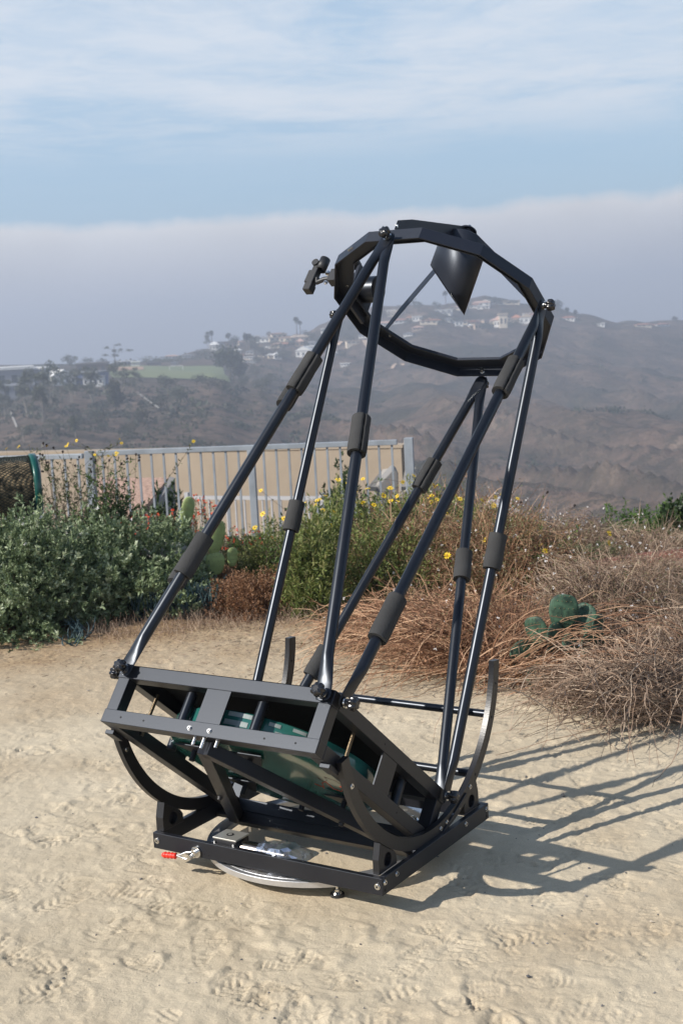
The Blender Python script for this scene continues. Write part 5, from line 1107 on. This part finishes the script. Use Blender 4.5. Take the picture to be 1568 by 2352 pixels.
HS=[(492,806,16,16,'w','w','hip','white house cluster at the left end of the village, left one'),(504,803,18,14,'w','g','gable','white house with grey gable right beside the leftmost white one'),(512,785,38,10,'d','b','flat','long brown roofed building on the ridge under the short palm'),
(541,794,14,9,'c','p','hip','small pinkish house between the brown building and the round tree'),(584,783,20,9,'w','w','flat','white flat house on the ridge right of the brown building'),(604,786,24,10,'w','g','hip','white house with grey roof on the ridge, right of the flat white one'),(612,800,14,7,'w','b','hip','little white house with dark roof under the grey roofed one'),
(636,800,20,10,'c','p','hip','cream house with pinkish roof in the middle of the left village'),(656,797,18,8,'t','o','hip','house with the brightest orange roof in the left village'),(642,778,26,8,'c','n','flat','tan flat roofed house on the ridge left of the two palms'),(660,786,30,9,'c','p','flat','pinkish terrace in front of the tan flat roof'),(690,785,34,12,'c','n','hip','large cream house with tan roof below the two palms'),(688,797,14,14,'t','p','hip','tall tan house under the large cream one'),(630,770,26,6,'t','t','flat','low reddish building on the crest left of the two palms'),
(718,796,22,9,'w','g','hip','white house with grey roof behind the long pole'),(697,822,28,20,'w','w','gable','big white gabled house with glassy front, right of the dark trees'),(639,826,14,12,'w','w','gable','small white gabled house below the village centre'),(569,826,16,5,'w','w','flat','low white shed below the village'),(581,835,9,4,'w','w','flat','lowest tiny white shed beside the brown slope'),(573,814,13,7,'w','g','hip','white house with grey roof right of the big tree'),(548,811,10,8,'w','w','hip','tiny white house directly right of the big tree crown'),(600,820,12,7,'c','b','hip','tiny cream house with dark roof below the pale roofs'),(712,808,14,10,'w','w','flat','small white block right of the big gabled house'),
(748,764,18,7,'w','w','flat','bright white house alone on the crest right of the long pole'),(765,818,16,8,'w','w','gable','white house between the long pole and the steep pole'),(770,792,18,8,'c','p','hip','cream house with pinkish roof left of the steep pole'),(812,790,24,6,'c','n','flat','tan house in the narrow gap right of the steep pole'),(835,777,18,8,'w','g','hip','white house with grey roof in the gap beside the steep pole'),(792,842,16,6,'w','w','flat','low white building low on the slope behind the steep pole'),
(857,758,22,9,'c','t','hip','cream house with terracotta roof on the rising crest'),(885,750,26,9,'w','p','hip','white house with pinkish roof just left of the thin vane'),(903,728,22,8,'c','n','flat','cream flat house on the crest left of the thin vane'),(918,724,20,9,'c','c' if 0 else 'n','hip','cream house with tan roof touching the thin vane'),(920,743,24,8,'w','t','hip','white house with terracotta roof under the thin vane top'),(957,738,16,9,'w','w','flat','white boxy house below the broad hilltop tree'),(936,772,16,6,'w','g','hip','solitary white house on the slope below the hilltop village'),(960,760,20,8,'t','p','hip','tan house with pinkish roof in the lowest hilltop row'),(984,745,30,7,'c','t','flat','long cream row with terracotta roof left of the lone palm'),(1000,742,22,7,'w','o','hip','white house with orange roof below the lone palm'),
(1018,720,30,7,'w','w','flat','white flat house behind the foot of the lone palm'),(1046,712,26,7,'c','p','hip','cream house with pinkish roof left of the shroud tip'),(1022,722,18,6,'w','g','hip','white house with grey roof left of the shroud tip, lower'),(1037,742,6,8,'w','w','flat','tiny bright white block right of the orange roof'),(1054,750,14,10,'w','g','flat','white two-storey house with grey roof, centre of the lower row'),(1086,748,26,9,'t','t','hip','reddish house beneath the long white wall'),(1098,757,12,10,'t','n','flat','narrow tan house below the reddish one'),(1108,741,54,6,'w','p','flat','long white walled terrace in the middle of the hilltop'),(1104,704,30,9,'w','p','hip','white house with pinkish roof highest left on the hilltop'),(1109,711,22,6,'w','w','flat','white balcony block below the highest left house'),(1131,700,9,8,'w','w','flat','small white tower house beside the highest dark tree'),(1167,700,40,7,'c','n','flat','long tan flat roofed house on the hilltop right of the highest dark tree'),
(1133,746,14,11,'c','p','hip','cream house left of the tall cream one'),(1156,754,14,26,'c','n','flat','tall narrow cream house dominating the lower hilltop row'),(1184,742,20,7,'c','n','hip','low cream house right of the tall narrow one'),(1208,744,24,18,'w','n','gable','large cream gabled house behind the right vane'),(1228,730,18,8,'w','t','hip','white house with terracotta roof near the ring knob'),(1304,738,22,8,'w','t','hip','white house with terracotta roof just right of the ring'),(1318,737,14,6,'c','n','flat','cream house second right of the ring'),(1379,751,12,7,'w','w','flat','single bright white house on the right ridge'),(1478,751,26,6,'c','t','hip','house with terracotta roof on the right ridge, left one of the last pair'),(1522,750,24,6,'w','t','hip','house with terracotta roof on the right ridge, last before the edge tree')]
for i,(px,py,wp,hp,w_,r_,kd,lab) in enumerate(HS): house(lab,px,py,wp,hp,w_,r_,kd,seed=i,nwin=2 if wp<16 else 3)
k_=0
for i,(px,py,wp,hp,w_,r_,kd,lab) in enumerate(HS):
    if len(lab.split())>9 or px>1260: continue
    k_+=1;wl=('w','c','t')[k_%3];rl_=('o','n','g','p','w')[k_%5]
    house(('little white house','little cream house','little tan house')[k_%3]+' just left of the '+lab,px-wp*.75-5,py-2,max(9,wp*.7),max(7,hp*.75),wl,rl_,('hip','flat')[k_%2],seed=500+i,nwin=2)
    if k_%2==0: fartree('tree','dark tree just right of the '+lab,px+wp*.7+4,py+4,17,20,'round',600+i,group='trees across the valley')
SC=[(22,895,84,38,'g','w','flat','large grey school hall with white roof edge at the left picture edge',.25),(30,920,70,26,'g','g','flat','lower grey school block in front of the large hall',.2),(72,880,44,26,'g','w','flat','grey school block with white roof right of the large hall',-.15),(150,886,40,28,'w','w','gable','white gabled school building between the gum trees',.5),(185,885,60,22,'u','g','flat','blue walled school building behind the gum trees',-.1),(212,860,52,20,'d','b','flat','dark brown school building left of the playing field',.1),(215,888,34,18,'w','g','flat','pale school block in front of the dark brown building',.1),(312,842,14,9,'w','w','flat','small white cabin behind the playing field',.1),(285,840,24,8,'g','w','flat','pale grey cabin left of the small white one',.1),(352,840,22,6,'d','b','flat','long dark green shed behind the playing field',0.01),(400,838,10,5,'w','g','hip','tiny house behind the right half of the field',.1),(432,822,20,6,'w','g','hip','white house behind the field below the hedge',.1),(395,823,22,6,'w','p','hip','low pinkish house behind the field trees',.1)]
for i,(px,py,wp,hp,w_,r_,kd,lab,rot) in enumerate(SC): house(lab,px,py,wp,hp,w_,r_,kd,rot=rot,seed=200+i,group='school and field buildings',name='school_building' if i<7 else 'shed' if i<10 else 'house',cat='building' if i<7 else 'shed' if i<10 else 'house',depth=18 if i<7 else 7,nwin=4)
# playing field
fm_=mat('mown_turf',(.12,.165,.05),.95,col2=(.19,.205,.08),vscale=.02);fd=mat('infield_dirt',(.42,.26,.16),.95)
def sheet(name,corners,mt,nx,ny,lift):
    c=[np.array(q[:2]) for q in corners];u_=np.linspace(0,1,nx+1);v_=np.linspace(0,1,ny+1);UU,VV=np.meshgrid(u_,v_);X=sum((w[...,None]*p) for w,p in zip(((1-UU)*(1-VV),UU*(1-VV),UU*VV,(1-UU)*VV),c))
    z=H(X[...,0].ravel(),X[...,1].ravel())+lift;Vv=np.stack([X[...,0].ravel(),X[...,1].ravel(),z],1);i,j=np.meshgrid(np.arange(ny),np.arange(nx),indexing='ij');a=(i*(nx+1)+j).ravel()
    return tag(npmesh(name,Vv,np.stack([a,a+1,a+nx+2,a+nx+1],1),mt,smooth=True,base=(c[0][0],c[0][1],float(z[0]))),kind='structure')
sheet('playing_field',[at(262,870,635),at(530,870,625),at(512,845,815),at(232,845,800)],fm_,60,60,.45)
sheet('infield',[at(235,850,715),at(330,848,735),at(330,845,785),at(235,845,775)],fd,20,20,.75)
def goal(px,py,r,lab):
    q=at(px,py,r);b=np.array([q[0],q[1],hz(q[0],q[1])+.4]);t=thing('soccer_goal',b,lab,'goal');mb=MB();w,h,dp=7.3,2.44,2.2;x=unit(R3+F3*.15);y=F3
    for sg in(-.5,.5): mb.tube(b+x*w*sg,b+x*w*sg+Z3*h,.14,n=8);mb.tube(b+x*w*sg+Z3*h,b+x*w*sg+y*dp,.08,n=6);mb.tube(b+x*w*sg,b+x*w*sg+y*dp,.08,n=6)
    mb.tube(b-x*w/2+Z3*h,b+x*w/2+Z3*h,.14,n=8);mb.build('goal_frame',WLL['w'],t)
    n=mat('goal_net',(.6,.6,.62),.9)
    mb=MB()
    for i in range(13): mb.tube(b+x*w*(-.5+i/12)+Z3*h,b+x*w*(-.5+i/12)+y*dp,.02,n=3,cap=False)
    for i in range(5): mb.tube(b-x*w/2+Z3*h*(1-i/5)+y*dp*i/5,b+x*w/2+Z3*h*(1-i/5)+y*dp*i/5,.02,n=3,cap=False)
    mb.build('goal_net',n,t)
goal(405,846,745,'white soccer goal on the distant playing field')
# dirt tracks and retaining strips on the slopes
for (pts_,w,lab) in (([(1010,1010)],0,''),):
    pass
def track(name,pp,w,mt):
    P_=[surf(px,py,150)[0] for px,py in pp];q=[]
    for i in range(len(P_)-1):
        for k in range(8): q.append(P_[i]+(P_[i+1]-P_[i])*k/8)
    q.append(P_[-1]);q=np.array(q);q[:,2]=H(q[:,0],q[:,1])+.5;T_=unit(np.gradient(q,axis=0));sd=unit(np.cross(T_,Z3))*w/2;Vv=np.stack([q-sd,q+sd],1).reshape(-1,3);i=np.arange(len(q)-1)*2
    return tag(npmesh(name,Vv,np.stack([i,i+1,i+3,i+2],1),mt,base=q[0]),kind='structure')
DT=mat('bare_dirt',(.50,.36,.25),.95)
track('dirt_track',[(862,862),(900,848),(925,838)],2.2,DT)
DRN=mat('old_concrete',(.36,.33,.29),.9)
track('concrete_drain',[(318,906),(340,922),(366,941)],.8,DRN)
track('concrete_drain',[(26,950),(33,968),(40,985)],.6,DRN)
track('street',[(775,795),(810,785),(850,800)],5,DT)
# scrub across the slopes (far too many to count)
rng=np.random.default_rng(5);n=9500
rr=np.exp(rng.uniform(math.log(180),math.log(1150),n));aa=rng.uniform(-.29,.29,n)+yaw;x=CAM[0]+np.sin(aa)*rr;y=CAM[1]+np.cos(aa)*rr
pxx=784+FPX*np.tan(aa-yaw);dn=fbm(x/90,y/90,4,77)
keep=dn+.10*(pxx<560)-.02*(pxx>700)>rng.uniform(-.1,.16,n)
fieldm=(pxx>215)&(pxx<540)&(rr>560)&(rr<850);keep&=~fieldm;keep&=~((pxx<240)&(rr>600))
x,y,rr=x[keep],y[keep],rr[keep];z=H(x,y);n=len(x);s_=rng.lognormal(math.log(1.7),.45,n)*np.clip(rr/520,.4,1)
k=44;P_=np.stack([x,y,z],1)[:,None]+rdir(n*k,rng).reshape(n,k,3)*np.array([1,1,.62])*s_[:,None,None]*rng.uniform(.5,1,(n,k,1));Vv,F=leaves(P_.reshape(-1,3),rdir(n*k,rng),np.repeat(s_*.36,k),np.repeat(s_*.30,k),rng)
tag(npmesh('hillside_scrub',Vv,F,FARL,base=(0,0,-20),tint=np.repeat(np.clip(rng.normal(.5,.2,n),0,1),k).repeat(2)),kind='stuff')
